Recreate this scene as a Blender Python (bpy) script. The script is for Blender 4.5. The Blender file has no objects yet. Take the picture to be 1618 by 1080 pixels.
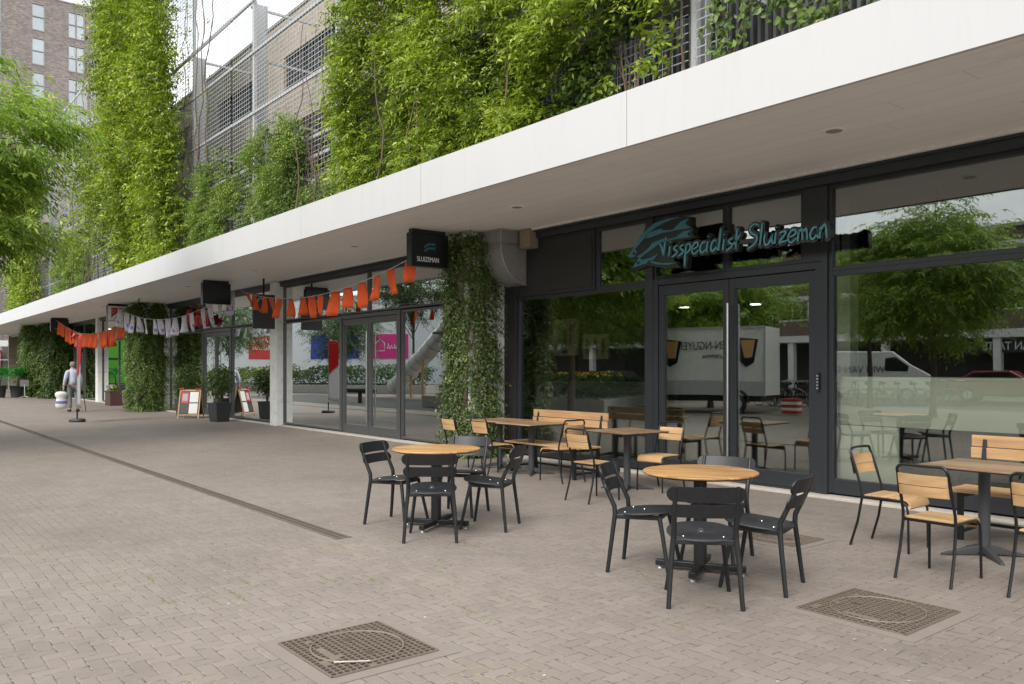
import bpy, math, random
import numpy as np
from mathutils import Vector, Matrix
R = math.radians
scene = bpy.context.scene
col = scene.collection
rnd = random.Random(7)

# ------------------------------------------------------------------ camera
cam = bpy.data.cameras.new("camera"); cam_o = bpy.data.objects.new("camera", cam); col.objects.link(cam_o)
cam.sensor_width = 36.0; cam.lens = 36 * 1300 / 1618; cam.shift_y = 42 / 1618
cam.clip_start = .05; cam.clip_end = 2000
cam_o.location = (0, 0, 1.55)
cam_o.rotation_euler = (R(90), 0, R(90 - 39.0))
scene.camera = cam_o
# ------------------------------------------------------------------ light
SUN_EL, SUN_AZ = 42.0, 158.0        # azimuth measured clockwise from +Y
world = bpy.data.worlds.new("World"); scene.world = world; world.use_nodes = True
wn = world.node_tree.nodes; wl = world.node_tree.links; wn.clear()
out = wn.new('ShaderNodeOutputWorld'); bg = wn.new('ShaderNodeBackground'); bg.inputs[1].default_value = .148
sky = wn.new('ShaderNodeTexSky'); sky.sky_type = 'NISHITA'; sky.sun_disc = False
sky.sun_elevation = R(SUN_EL); sky.sun_rotation = R(SUN_AZ); sky.dust_density = 3.0; sky.air_density = 1.0
tc = wn.new('ShaderNodeTexCoord'); mp = wn.new('ShaderNodeMapping'); mp.inputs['Scale'].default_value = (1.2, 1.2, 3.2)
nz = wn.new('ShaderNodeTexNoise'); nz.inputs['Scale'].default_value = 2.2; nz.inputs['Detail'].default_value = 7; nz.inputs['Roughness'].default_value = .6
cr = wn.new('ShaderNodeValToRGB'); cr.color_ramp.elements[0].position = .33; cr.color_ramp.elements[1].position = .56
cr.color_ramp.elements[0].color = (.72, .72, .72, 1)
cc = wn.new('ShaderNodeValToRGB'); cc.color_ramp.elements[0].position = .35; cc.color_ramp.elements[1].position = .7
cc.color_ramp.elements[0].color = (6.6, 6.8, 7.1, 1); cc.color_ramp.elements[1].color = (9.0, 9.0, 9.0, 1)
mx = wn.new('ShaderNodeMix'); mx.data_type = 'RGBA'
wl.new(tc.outputs['Generated'], mp.inputs[0]); wl.new(mp.outputs[0], nz.inputs[0]); wl.new(nz.outputs[0], cr.inputs[0]); wl.new(nz.outputs[0], cc.inputs[0])
wl.new(cr.outputs[0], mx.inputs[0]); wl.new(sky.outputs[0], mx.inputs[6]); wl.new(cc.outputs[0], mx.inputs[7])
wl.new(mx.outputs[2], bg.inputs[0]); wl.new(bg.outputs[0], out.inputs[0])
sun = bpy.data.lights.new("sun", 'SUN'); sun.energy = 1.9; sun.angle = R(28); sun.color = (1, .965, .92)
sun_o = bpy.data.objects.new("sun", sun); col.objects.link(sun_o)
az = R(SUN_AZ); sd = Vector((math.sin(az) * math.cos(R(SUN_EL)), math.cos(az) * math.cos(R(SUN_EL)), math.sin(R(SUN_EL))))
sun_o.rotation_euler = sd.to_track_quat('Z', 'Y').to_euler(); sun_o.location = (0, -5, 40)
scene.view_settings.view_transform = 'Standard'; scene.view_settings.look = 'None'
scene.view_settings.gamma = 1; scene.view_settings.exposure = 0.62
scene.render.engine = 'CYCLES'
scene.cycles.max_bounces = 10; scene.cycles.transparent_max_bounces = 24; scene.cycles.glossy_bounces = 4

# ------------------------------------------------------------------ helpers: objects
def tag(o, label=None, cat=None, group=None, kind=None):
    if label: o['label'] = label
    if cat: o['category'] = cat
    if group: o['group'] = group
    if kind: o['kind'] = kind
    return o
def empty(name, loc=(0, 0, 0), rz=0, label=None, cat=None, group=None):
    o = bpy.data.objects.new(name, None); col.objects.link(o); o.location = loc; o.rotation_euler.z = rz
    o.empty_display_size = .1
    return tag(o, label, cat, group)
def copy_tree(o, parent=None):
    c = o.copy(); col.objects.link(c); c.parent = parent
    for ch in list(o.children): copy_tree(ch, c)
    return c
def place(o, loc, rz=0, label=None, group=None):
    o.location = loc; o.rotation_euler.z = rz
    if label: o['label'] = label
    if group: o['group'] = group
    return o
class MB:
    def __init__(s): s.v = []; s.f = []; s.m = []; s.sm = []; s.mi = 0
    def add(s, vs, fs, smooth=False):
        b = len(s.v); s.v += [tuple(p) for p in vs]
        for f in fs: s.f.append(tuple(b + i for i in f)); s.m.append(s.mi); s.sm.append(smooth)
        return s
    def box(s, x0, x1, y0, y1, z0, z1):
        vs = [(x, y, z) for z in (z0, z1) for y in (y0, y1) for x in (x0, x1)]
        return s.add(vs, [(0, 2, 3, 1), (4, 5, 7, 6), (0, 1, 5, 4), (2, 6, 7, 3), (0, 4, 6, 2), (1, 3, 7, 5)])
    def bar(s, a, b, w, h, up=(0, 0, 1)):
        a = Vector(a); b = Vector(b); d = (b - a).normalized(); up = Vector(up)
        if abs(d.dot(up)) > .95: up = Vector((0, 1, 0))
        r = d.cross(up).normalized() * w / 2; u = r.cross(d).normalized() * h / 2
        vs = [p + q for p in (a, b) for q in (-r - u, r - u, r + u, -r + u)]
        return s.add(vs, [(0, 1, 2, 3), (7, 6, 5, 4), (0, 4, 5, 1), (1, 5, 6, 2), (2, 6, 7, 3), (3, 7, 4, 0)])
    def tube(s, path, r, n=8, caps=True):
        P = [Vector(p) for p in path]; k = len(P)
        rr = r if isinstance(r, (list, tuple)) else [r] * k
        vs = []; prev = None
        for i, p in enumerate(P):
            d = (P[min(i + 1, k - 1)] - P[max(i - 1, 0)]).normalized()
            if prev is None:
                a = Vector((0, 0, 1)) if abs(d.z) < .9 else Vector((1, 0, 0)); u = d.cross(a).normalized()
            else:
                u = (prev - d * prev.dot(d)).normalized()
            prev = u; w = d.cross(u)
            for j in range(n):
                t = 2 * math.pi * j / n; vs.append(p + (u * math.cos(t) + w * math.sin(t)) * rr[i])
        fs = [(i * n + j, i * n + (j + 1) % n, (i + 1) * n + (j + 1) % n, (i + 1) * n + j) for i in range(k - 1) for j in range(n)]
        s.add(vs, fs, True)
        if caps: s.add(vs[:n], [tuple(range(n))[::-1]]); s.add(vs[-n:], [tuple(range(n))])
        return s
    def lathe(s, prof, c=(0, 0, 0), n=24):
        vs = [(c[0] + r * math.cos(2 * math.pi * j / n), c[1] + r * math.sin(2 * math.pi * j / n), c[2] + z) for r, z in prof for j in range(n)]
        k = len(prof)
        s.add(vs, [(i * n + j, i * n + (j + 1) % n, (i + 1) * n + (j + 1) % n, (i + 1) * n + j) for i in range(k - 1) for j in range(n)], True)
        s.add(vs[:n], [tuple(range(n))[::-1]]); s.add(vs[-n:], [tuple(range(n))]); return s
    def prism(s, poly, fn0, fn1):
        """polygon in 2D, fn maps (u,v)->3D for both faces"""
        n = len(poly); vs = [fn0(*p) for p in poly] + [fn1(*p) for p in poly]
        fs = [tuple(range(n))[::-1], tuple(range(n, 2 * n))] + [(i, (i + 1) % n, n + (i + 1) % n, n + i) for i in range(n)]
        return s.add(vs, fs)
    def strip(s, A, B, smooth=True):
        n = len(A); return s.add(list(A) + list(B), [(i, i + 1, n + i + 1, n + i) for i in range(n - 1)], smooth)
    def xf(s, M, start=0):
        s.v[start:] = [tuple(M @ Vector(p)) for p in s.v[start:]]; return s
    def build(s, name, mat, parent=None, bevel=0, loc=(0, 0, 0)):
        me = bpy.data.meshes.new(name); me.from_pydata(s.v, [], s.f)
        ms = mat if isinstance(mat, (list, tuple)) else [mat]
        for m in ms: me.materials.append(m)
        me.polygons.foreach_set('material_index', s.m); me.polygons.foreach_set('use_smooth', s.sm); me.update()
        o = bpy.data.objects.new(name, me); col.objects.link(o); o.location = loc
        if parent: o.parent = parent
        if bevel:
            b = o.modifiers.new('bevel', 'BEVEL'); b.width = bevel; b.segments = 2; b.limit_method = 'ANGLE'; b.angle_limit = R(40)
        return o
def bx(name, mat, parent, *a, bevel=0):
    return MB().box(*a).build(name, mat, parent, bevel)
def np_mesh(name, verts, quads, mat, parent=None, smooth=False):
    me = bpy.data.meshes.new(name); nv, nf = len(verts), len(quads)
    me.vertices.add(nv); me.vertices.foreach_set('co', verts.astype(np.float32).ravel())
    me.loops.add(nf * 4); me.loops.foreach_set('vertex_index', quads.astype(np.int32).ravel())
    me.polygons.add(nf); me.polygons.foreach_set('loop_start', np.arange(nf, dtype=np.int32) * 4)
    me.polygons.foreach_set('loop_total', np.full(nf, 4, dtype=np.int32))
    me.update(calc_edges=True); me.materials.append(mat)
    o = bpy.data.objects.new(name, me); col.objects.link(o)
    if parent: o.parent = parent
    return o
def text_obj(name, s, size, mat, parent, loc, rot, depth=.01, align='CENTER', sx=1.0):
    cu = bpy.data.curves.new(name, 'FONT'); cu.body = s; cu.size = size; cu.extrude = depth; cu.align_x = align; cu.align_y = 'CENTER'
    t = bpy.data.objects.new(name, cu); col.objects.link(t)
    dg = bpy.context.evaluated_depsgraph_get(); me = bpy.data.meshes.new_from_object(t.evaluated_get(dg))
    bpy.data.objects.remove(t); me.materials.clear(); me.materials.append(mat)
    o = bpy.data.objects.new(name, me); col.objects.link(o); o.location = loc; o.rotation_euler = rot; o.scale = (sx, 1, 1); o.parent = parent
    return o

# ------------------------------------------------------------------ helpers: materials
def nt(m): m.use_nodes = True; n = m.node_tree; n.nodes.clear(); return n
def N(t, ty, **kw):
    n = t.nodes.new(ty)
    for k, v in kw.items():
        if k in n.inputs: n.inputs[k].default_value = v
        else: setattr(n, k, v)
    return n
def M_(t, op, a, b=None, c=None):
    n = t.nodes.new('ShaderNodeMath'); n.operation = op
    for i, x in enumerate((a, b, c)):
        if x is None: continue
        if isinstance(x, (int, float)): n.inputs[i].default_value = x
        else: t.links.new(x, n.inputs[i])
    return n.outputs[0]
def mixc(t, fac, a, b, bt='MIX'):
    n = t.nodes.new('ShaderNodeMix'); n.data_type = 'RGBA'; n.blend_type = bt
    for i, x in ((0, fac), (6, a), (7, b)):
        if isinstance(x, (int, float)): n.inputs[i].default_value = x
        elif isinstance(x, tuple): n.inputs[i].default_value = (*x, 1) if len(x) == 3 else x
        else: t.links.new(x, n.inputs[i])
    return n.outputs[2]
def ramp(t, src, p0, p1, c0=(0, 0, 0), c1=(1, 1, 1)):
    n = t.nodes.new('ShaderNodeValToRGB'); e = n.color_ramp.elements
    e[0].position = p0; e[1].position = p1; e[0].color = (*c0, 1); e[1].color = (*c1, 1); t.links.new(src, n.inputs[0]); return n.outputs[0]
def noise(t, vec, sc, det=4, ro=.55, scale3=None):
    if scale3:
        mp = N(t, 'ShaderNodeMapping'); mp.inputs['Scale'].default_value = scale3; t.links.new(vec, mp.inputs[0]); vec = mp.outputs[0]
    n = N(t, 'ShaderNodeTexNoise', Scale=sc, Detail=det, Roughness=ro); t.links.new(vec, n.inputs['Vector']); return n.outputs[0]
def finish(t, base, rough=.6, metal=0, bump=None, bstr=.2, bdist=.01, spec=.5, coat=0):
    p = N(t, 'ShaderNodeBsdfPrincipled'); o = N(t, 'ShaderNodeOutputMaterial')
    if isinstance(base, tuple): p.inputs['Base Color'].default_value = (*base, 1)
    else: t.links.new(base, p.inputs['Base Color'])
    if isinstance(rough, (int, float)): p.inputs['Roughness'].default_value = rough
    else: t.links.new(rough, p.inputs['Roughness'])
    p.inputs['Metallic'].default_value = metal; p.inputs['Specular IOR Level'].default_value = spec; p.inputs['Coat Weight'].default_value = coat
    if bump is not None:
        b = N(t, 'ShaderNodeBump', Strength=bstr, Distance=bdist); t.links.new(bump, b.inputs['Height']); t.links.new(b.outputs[0], p.inputs['Normal'])
    t.links.new(p.outputs[0], o.inputs[0]); return p
def ocoord(t):
    """object coordinates shifted by a per-object random so copies differ"""
    tc = N(t, 'ShaderNodeTexCoord'); oi = N(t, 'ShaderNodeObjectInfo')
    va = N(t, 'ShaderNodeVectorMath', operation='MULTIPLY_ADD')
    va.inputs[1].default_value = (1, 1, 1); t.links.new(tc.outputs['Object'], va.inputs[0])
    cb = N(t, 'ShaderNodeCombineXYZ'); r = M_(t, 'MULTIPLY', oi.outputs['Random'], 37.0)
    for i in range(3): t.links.new(r, cb.inputs[i])
    t.links.new(cb.outputs[0], va.inputs[2]); return va.outputs[0]
def simple(name, c, rough=.5, metal=0, var=.12, sc=8, bump=.05, coat=0, spec=.5, dirt=None):
    m = bpy.data.materials.new(name); t = nt(m); v = ocoord(t)
    n = noise(t, v, sc); n2 = noise(t, v, sc * 9, 3)
    k = M_(t, 'ADD', M_(t, 'MULTIPLY', n, .7), M_(t, 'MULTIPLY', n2, .3))
    b = mixc(t, k, tuple(x * (1 - var) for x in c), tuple(min(1, x * (1 + var)) for x in c))
    if dirt:
        n3 = noise(t, v, sc * 2.3, 6, .7); b = mixc(t, M_(t, 'MULTIPLY', ramp(t, n3, .5, .75), .6), b, dirt)
    rg = M_(t, 'ADD', rough - .06, M_(t, 'MULTIPLY', n2, .12))
    finish(t, b, rg, metal, n2, bump, .004, spec, coat); return m
def wood(name, c0, c1, rough=.45, axis=0, plank=0):
    m = bpy.data.materials.new(name); t = nt(m); v = ocoord(t)
    s3 = [14, 14, 14]; s3[axis] = 1.1
    g = noise(t, v, 1.6, 6, .62, tuple(s3)); s4 = [60, 60, 60]; s4[axis] = 2.5; f = noise(t, v, 2, 3, .5, tuple(s4))
    s5 = [3.5, 3.5, 3.5]; s5[axis] = .5; w = noise(t, v, 1.2, 2, .5, tuple(s5))
    k = M_(t, 'ADD', M_(t, 'MULTIPLY', g, .75), M_(t, 'MULTIPLY', w, .45)); k = M_(t, 'SUBTRACT', k, .1)
    b = mixc(t, ramp(t, k, .36, .68), c0, c1); b = mixc(t, M_(t, 'MULTIPLY', ramp(t, f, .55, .8), .35), b, tuple(x * .45 for x in c0))
    finish(t, b, M_(t, 'ADD', rough, M_(t, 'MULTIPLY', f, .15)), 0, f, .12, .002); return m
def wpos(t): return N(t, 'ShaderNodeNewGeometry').outputs['Position']
def swz(t, vec, a, b):
    s = N(t, 'ShaderNodeSeparateXYZ'); t.links.new(vec, s.inputs[0]); c = N(t, 'ShaderNodeCombineXYZ')
    t.links.new(s.outputs[a], c.inputs[0]); t.links.new(s.outputs[b], c.inputs[1]); return c.outputs[0], s
def brickmat(name, a, b, mortar, ax='X', bw=.22, bh=.07, ms=.009):
    m = bpy.data.materials.new(name); t = nt(m); P = wpos(t); v, _ = swz(t, P, ax, 'Z')
    br = N(t, 'ShaderNodeTexBrick', Scale=1.0); br.inputs['Brick Width'].default_value = bw; br.inputs['Row Height'].default_value = bh
    br.inputs['Mortar Size'].default_value = ms; br.inputs['Bias'].default_value = -.1
    br.inputs['Color1'].default_value = (*a, 1); br.inputs['Color2'].default_value = (*b, 1); br.inputs['Mortar'].default_value = (*mortar, 1)
    t.links.new(v, br.inputs['Vector']); n = noise(t, P, 1.1, 5); n2 = noise(t, P, 14, 4)
    c = mixc(t, .6, br.outputs[0], mixc(t, M_(t, 'MULTIPLY', n2, .9), br.outputs[0], tuple(min(1, x * 1.5) for x in b)))
    c = mixc(t, 1.0, c, mixc(t, n, (.8, .8, .8), (1.15, 1.12, 1.1)), 'MULTIPLY')
    finish(t, c, .85, 0, M_(t, 'SUBTRACT', n2, M_(t, 'MULTIPLY', br.outputs['Fac'], 1.5)), .5, .01); return m

def pavement_mat():
    m = bpy.data.materials.new('paving'); t = nt(m); P = wpos(t)
    # gentle wobble so that the courses are not ruler-straight
    wb = N(t, 'ShaderNodeTexNoise', Scale=.9, Detail=2); t.links.new(P, wb.inputs['Vector'])
    vm = N(t, 'ShaderNodeVectorMath', operation='MULTIPLY_ADD'); t.links.new(wb.outputs['Color'], vm.inputs[0]); vm.inputs[1].default_value = (.06, .06, 0); t.links.new(P, vm.inputs[2])
    wb2 = N(t, 'ShaderNodeTexNoise', Scale=9, Detail=1); t.links.new(P, wb2.inputs['Vector'])
    vm2 = N(t, 'ShaderNodeVectorMath', operation='MULTIPLY_ADD'); t.links.new(wb2.outputs['Color'], vm2.inputs[0]); vm2.inputs[1].default_value = (.016, .016, 0); t.links.new(vm.outputs[0], vm2.inputs[2])
    s = N(t, 'ShaderNodeSeparateXYZ'); t.links.new(vm2.outputs[0], s.inputs[0])
    W = .085; n = 2
    x = M_(t, 'DIVIDE', M_(t, 'ADD', s.outputs[0], 200.0), W); y = M_(t, 'DIVIDE', M_(t, 'ADD', s.outputs[1], 200.0), W)
    i = M_(t, 'FLOOR', x); j = M_(t, 'FLOOR', y); fx = M_(t, 'SUBTRACT', x, i); fy = M_(t, 'SUBTRACT', y, j)
    k = M_(t, 'FLOORED_MODULO', M_(t, 'SUBTRACT', i, j), 2.0 * n)
    hz = M_(t, 'LESS_THAN', k, n - .5)
    ph = M_(t, 'ADD', k, fx); pv = M_(t, 'ADD', M_(t, 'SUBTRACT', 2.0 * n - 1, k), fy)
    def edge(p, q): return M_(t, 'MINIMUM', M_(t, 'MINIMUM', p, M_(t, 'SUBTRACT', float(n), p)), M_(t, 'MINIMUM', q, M_(t, 'SUBTRACT', 1.0, q)))
    eh = edge(ph, fy); ev = edge(pv, fx)
    def sel(f, a, b): return M_(t, 'ADD', M_(t, 'MULTIPLY', f, a), M_(t, 'MULTIPLY', M_(t, 'SUBTRACT', 1.0, f), b))
    e = sel(hz, eh, ev)
    idx = sel(hz, M_(t, 'SUBTRACT', i, k), i); idy = sel(hz, j, M_(t, 'SUBTRACT', j, M_(t, 'SUBTRACT', 2.0 * n - 1, k)))
    cb = N(t, 'ShaderNodeCombineXYZ'); t.links.new(idx, cb.inputs[0]); t.links.new(idy, cb.inputs[1]); t.links.new(hz, cb.inputs[2])
    wnn = N(t, 'ShaderNodeTexWhiteNoise'); t.links.new(cb.outputs[0], wnn.inputs['Vector']); rv = wnn.outputs['Value']
    jn = noise(t, P, 5, 4); big = noise(t, P, .35, 5, .6); mid = noise(t, P, 2.2, 5, .65); fine = noise(t, P, 70, 3, .6)
    wid = M_(t, 'MULTIPLY', ramp(t, jn, .35, .7), .055); wid = M_(t, 'ADD', wid, .014)
    joint = M_(t, 'LESS_THAN', e, wid)
    tone = M_(t, 'ADD', M_(t, 'MULTIPLY', rv, .22), M_(t, 'ADD', M_(t, 'MULTIPLY', mid, .42), M_(t, 'MULTIPLY', big, .45)))
    base = mixc(t, ramp(t, tone, .3, .95), (.19, .158, .135), (.315, .27, .235))
    base = mixc(t, M_(t, 'MULTIPLY', fine, .45), base, (.29, .255, .225))
    st = noise(t, P, .8, 6, .7); base = mixc(t, M_(t, 'MULTIPLY', ramp(t, st, .5, .75), .55), base, (.165, .14, .12))
    # pale dusty and mossy joints
    mo = noise(t, P, 1.3, 3, .6); mo2 = noise(t, P, 22, 2)
    jc = mixc(t, ramp(t, mo2, .4, .6), (.115, .1, .085), (.30, .265, .225))
    jc = mixc(t, M_(t, 'MULTIPLY', ramp(t, mo, .58, .66), ramp(t, mo2, .48, .58)), jc, (.34, .33, .10))
    c = mixc(t, joint, base, jc)
    # small pale litter specks
    vo = N(t, 'ShaderNodeTexVoronoi', Scale=3.2); t.links.new(P, vo.inputs['Vector'])
    sp = M_(t, 'LESS_THAN', vo.outputs['Distance'], M_(t, 'MULTIPLY', M_(t, 'GREATER_THAN', noise(t, P, 1.9, 2), .52), .028))
    vg = N(t, 'ShaderNodeTexVoronoi', Scale=1.7); t.links.new(P, vg.inputs['Vector']); c = mixc(t, M_(t, 'MULTIPLY', M_(t, 'LESS_THAN', vg.outputs['Distance'], .03), .7), c, (.10, .09, .085))
    c = mixc(t, sp, c, (.62, .6, .55)); c = mixc(t, ramp(t, noise(t, P, .16, 4, .6), .35, .65), mixc(t, 1.0, c, (.84, .83, .83), 'MULTIPLY'), c)
    hgt = M_(t, 'ADD', M_(t, 'MULTIPLY', ramp(t, e, .0, .1), 1.0), M_(t, 'MULTIPLY', fine, .12))
    hgt = M_(t, 'ADD', hgt, M_(t, 'MULTIPLY', rv, .5))
    finish(t, c, .8, 0, hgt, .55, .006, .4); return m

def leafmat(name, c0, c1, c2=None, trans=.35, rough=.45):
    m = bpy.data.materials.new(name); t = nt(m); P = wpos(t)
    g = N(t, 'ShaderNodeNewGeometry'); r = g.outputs['Random Per Island']; n = noise(t, P, 1.3, 3)
    k = M_(t, 'ADD', M_(t, 'MULTIPLY', r, .55), M_(t, 'MULTIPLY', n, .6)); c = mixc(t, ramp(t, k, .25, .85), c0, c1)
    if c2: c = mixc(t, M_(t, 'MULTIPLY', M_(t, 'GREATER_THAN', r, .93), .8), c, c2)
    p = N(t, 'ShaderNodeBsdfPrincipled', Roughness=rough); t.links.new(c, p.inputs['Base Color']); p.inputs['Specular IOR Level'].default_value = .35
    tr = N(t, 'ShaderNodeBsdfTranslucent'); c3 = mixc(t, 1.0, c, (1.5, 1.55, .6), 'MULTIPLY'); t.links.new(c3, tr.inputs[0])
    ms = N(t, 'ShaderNodeMixShader'); ms.inputs[0].default_value = trans; o = N(t, 'ShaderNodeOutputMaterial')
    t.links.new(p.outputs[0], ms.inputs[1]); t.links.new(tr.outputs[0], ms.inputs[2]); t.links.new(ms.outputs[0], o.inputs[0]); return m

def clothmat(name, c, tr=.4):
    m = bpy.data.materials.new(name); t = nt(m); v = ocoord(t); n = noise(t, v, 14, 4); b = mixc(t, n, tuple(x * .82 for x in c), tuple(min(1, x * 1.1) for x in c))
    p = N(t, 'ShaderNodeBsdfPrincipled', Roughness=.8); t.links.new(b, p.inputs['Base Color']); q = N(t, 'ShaderNodeBsdfTranslucent'); t.links.new(b, q.inputs[0]); ms = N(t, 'ShaderNodeMixShader'); ms.inputs[0].default_value = tr
    bp = N(t, 'ShaderNodeBump', Strength=.4, Distance=.02); t.links.new(noise(t, v, 9, 3), bp.inputs['Height']); t.links.new(bp.outputs[0], p.inputs['Normal'])
    o = N(t, 'ShaderNodeOutputMaterial'); t.links.new(p.outputs[0], ms.inputs[1]); t.links.new(q.outputs[0], ms.inputs[2]); t.links.new(ms.outputs[0], o.inputs[0]); return m
def glassmat(name='shop_glass', tint=(.62, .68, .66), k=2.9, wav=.6):
    m = bpy.data.materials.new(name); t = nt(m); P = wpos(t)
    n = noise(t, P, .7, 1, .4); b = N(t, 'ShaderNodeBump', Strength=.05 * wav, Distance=.05); t.links.new(n, b.inputs['Height'])
    fr = N(t, 'ShaderNodeFresnel', IOR=1.5); fac = M_(t, 'MINIMUM', M_(t, 'MULTIPLY', fr.outputs[0], k), .92)
    gl = N(t, 'ShaderNodeBsdfGlossy', Roughness=0.0); gl.inputs[0].default_value = (.93, .97, .95, 1); t.links.new(b.outputs[0], gl.inputs['Normal'])
    tr = N(t, 'ShaderNodeBsdfTransparent'); tr.inputs[0].default_value = (*tint, 1)
    ms = N(t, 'ShaderNodeMixShader'); o = N(t, 'ShaderNodeOutputMaterial'); t.links.new(fac, ms.inputs[0])
    t.links.new(tr.outputs[0], ms.inputs[1]); t.links.new(gl.outputs[0], ms.inputs[2]); t.links.new(ms.outputs[0], o.inputs[0]); return m
def emis(name, c, s):
    m = bpy.data.materials.new(name); t = nt(m); e = N(t, 'ShaderNodeEmission', Strength=s); e.inputs[0].default_value = (*c, 1)
    o = N(t, 'ShaderNodeOutputMaterial'); t.links.new(e.outputs[0], o.inputs[0]); return m

def fascia_mat():
    m = bpy.data.materials.new('fascia_panel'); t = nt(m); P = wpos(t)
    a = noise(t, P, 1.0, 5, .65, (1.2, 1.2, .5)); st = noise(t, P, 1.0, 5, .7, (7, 7, .7)); f = noise(t, P, 30, 3)
    c = mixc(t, a, (.52, .52, .525), (.575, .575, .57)); c = mixc(t, M_(t, 'MULTIPLY', ramp(t, st, .52, .8), .34), c, (.45, .44, .41))
    vo = N(t, 'ShaderNodeTexVoronoi', Scale=.9); t.links.new(P, vo.inputs['Vector']); c = mixc(t, M_(t, 'LESS_THAN', vo.outputs['Distance'], .018), c, (.12, .11, .10))
    finish(t, c, .38, 0, f, .02, .002); return m
def soffit_mat():
    m = bpy.data.materials.new('soffit_boards'); t = nt(m); P = wpos(t); s = N(t, 'ShaderNodeSeparateXYZ'); t.links.new(P, s.inputs[0])
    y = M_(t, 'DIVIDE', s.outputs[1], .3); fy = M_(t, 'FRACT', y); row = M_(t, 'FLOOR', y)
    g = M_(t, 'LESS_THAN', fy, .035); wn_ = N(t, 'ShaderNodeTexWhiteNoise', noise_dimensions='1D'); t.links.new(row, wn_.inputs['W'])
    fx = M_(t, 'FRACT', M_(t, 'ADD', M_(t, 'DIVIDE', s.outputs[0], 3.9), M_(t, 'MULTIPLY', wn_.outputs[0], 7.0))); g = M_(t, 'MAXIMUM', g, M_(t, 'LESS_THAN', fx, .0028))
    n = noise(t, P, .5, 4, .6, (.4, 2, 1)); k = M_(t, 'ADD', M_(t, 'MULTIPLY', wn_.outputs[0], .4), M_(t, 'MULTIPLY', n, .6))
    c = mixc(t, k, (.78, .75, .725), (.88, .86, .84)); c = mixc(t, M_(t, 'MULTIPLY', g, .3), c, (.2, .18, .16)); c = mixc(t, M_(t, 'MULTIPLY', ramp(t, noise(t, P, .9, 6, .7), .55, .8), .35), c, (.45, .41, .37))
    finish(t, c, .45, 0, M_(t, 'MULTIPLY', g, -1.0), .4, .004); return m

MT = {}
MT['paving'] = pavement_mat()
MT['asphalt'] = simple('asphalt', (.06, .06, .062), .85, 0, .25, 3, .4)
MT['fascia'] = fascia_mat(); MT['soffit'] = soffit_mat()
MT['white'] = simple('white_paint', (.72, .72, .7), .45, 0, .06, 2, .02, dirt=(.5, .49, .46))
MT['column'] = simple('column_paint', (.86, .86, .84), .55, 0, .08, 1.5, .05, dirt=(.42, .41, .38))
MT['frame'] = simple('frame_anthracite', (.034, .038, .044), .38, .2, .15, 2, .02)
MT['frame2'] = simple('frame_grey', (.10, .105, .105), .4, .3, .12, 2, .02)
MT['dark'] = simple('dark_panel', (.022, .022, .022), .5, 0, .2, 2, .02)
MT['black'] = simple('black_powder_coat', (.014, .015, .017), .42, .1, .25, 12, .05, dirt=(.03, .03, .032))
MT['tubeb'] = simple('black_tube_paint', (.012, .013, .014), .28, .2, .2, 20, .02)
MT['seatb'] = simple('black_seat_board', (.02, .021, .024), .5, 0, .3, 15, .05, dirt=(.045, .045, .048))
MT['steel'] = simple('galvanised_steel', (.42, .43, .44), .42, .75, .12, 12, .06)
MT['steelp'] = simple('pale_steel', (.46, .47, .48), .5, .15, .08, 8, .04)
MT['wire'] = simple('galvanised_wire', (.40, .41, .42), .5, .2, .1, 8, .02)
MT['duct'] = simple('duct_zinc', (.29, .285, .275), .5, .2, .25, 7, .12, dirt=(.12, .115, .11))
MT['chrome'] = simple('brushed_steel', (.62, .62, .62), .25, 1, .05, 20, .02)
MT['honey'] = wood('honey_wood', (.24, .10, .03), (.66, .40, .16), .34)
MT['honeyx'] = wood('bench_wood', (.38, .215, .10), (.62, .39, .20), .5)
MT['slat'] = wood('slat_wood', (.44, .26, .12), (.63, .41, .20), .5)
MT['brown'] = wood('brown_table_wood', (.20, .115, .065), (.50, .32, .19), .3)
MT['bark'] = simple('bark', (.10, .075, .055), .9, 0, .35, 9, .6)
MT['bark2'] = simple('vine_bark', (.14, .10, .07), .9, 0, .35, 9, .6)
MT['buff'] = brickmat('buff_brick', (.24, .205, .17), (.43, .375, .31), (.2, .175, .15))
MT['redbrick'] = brickmat('brown_brick_x', (.10, .06, .05), (.17, .11, .09), (.2, .18, .16))
MT['greybrick'] = brickmat('grey_brick_y', (.095, .082, .075), (.33, .285, .26), (.17, .15, .14), 'Y', .24, .095, .011)
MT['concrete'] = simple('concrete', (.34, .33, .31), .85, 0, .15, 3, .3, dirt=(.22, .21, .19))
MT['sill'] = simple('sill_stone', (.5, .46, .41), .75, 0, .15, 6, .2, dirt=(.3, .27, .23))
MT['iron'] = simple('rusty_iron', (.085, .06, .045), .75, .3, .4, 14, .4, dirt=(.16, .11, .075))
MT['ironl'] = simple('worn_iron', (.21, .17, .135), .6, .25, .3, 18, .2, dirt=(.15, .11, .08))
MT['hole'] = simple('dark_hollow', (.024, .017, .013), .95, 0, .4, 20, .3)  # near-black brown base below the manhole bars and drain grating
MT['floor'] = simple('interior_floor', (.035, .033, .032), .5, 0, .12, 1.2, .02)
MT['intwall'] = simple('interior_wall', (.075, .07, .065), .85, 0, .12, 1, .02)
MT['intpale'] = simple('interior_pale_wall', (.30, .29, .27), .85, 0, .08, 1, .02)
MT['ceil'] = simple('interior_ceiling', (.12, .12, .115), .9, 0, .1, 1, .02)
MT['orange'] = clothmat('orange_cloth', (.85, .15, .035))
MT['whitecloth'] = clothmat('white_cloth', (.76, .74, .80))
MT['purple'] = simple('purple_print', (.2, .16, .45), .8)
MT['red'] = simple('red_paint', (.5, .03, .035), .45, 0, .12, 5, .02)
MT['teal'] = simple('teal_paint', (.035, .16, .21), .4, 0, .1, 5, .02)
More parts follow.
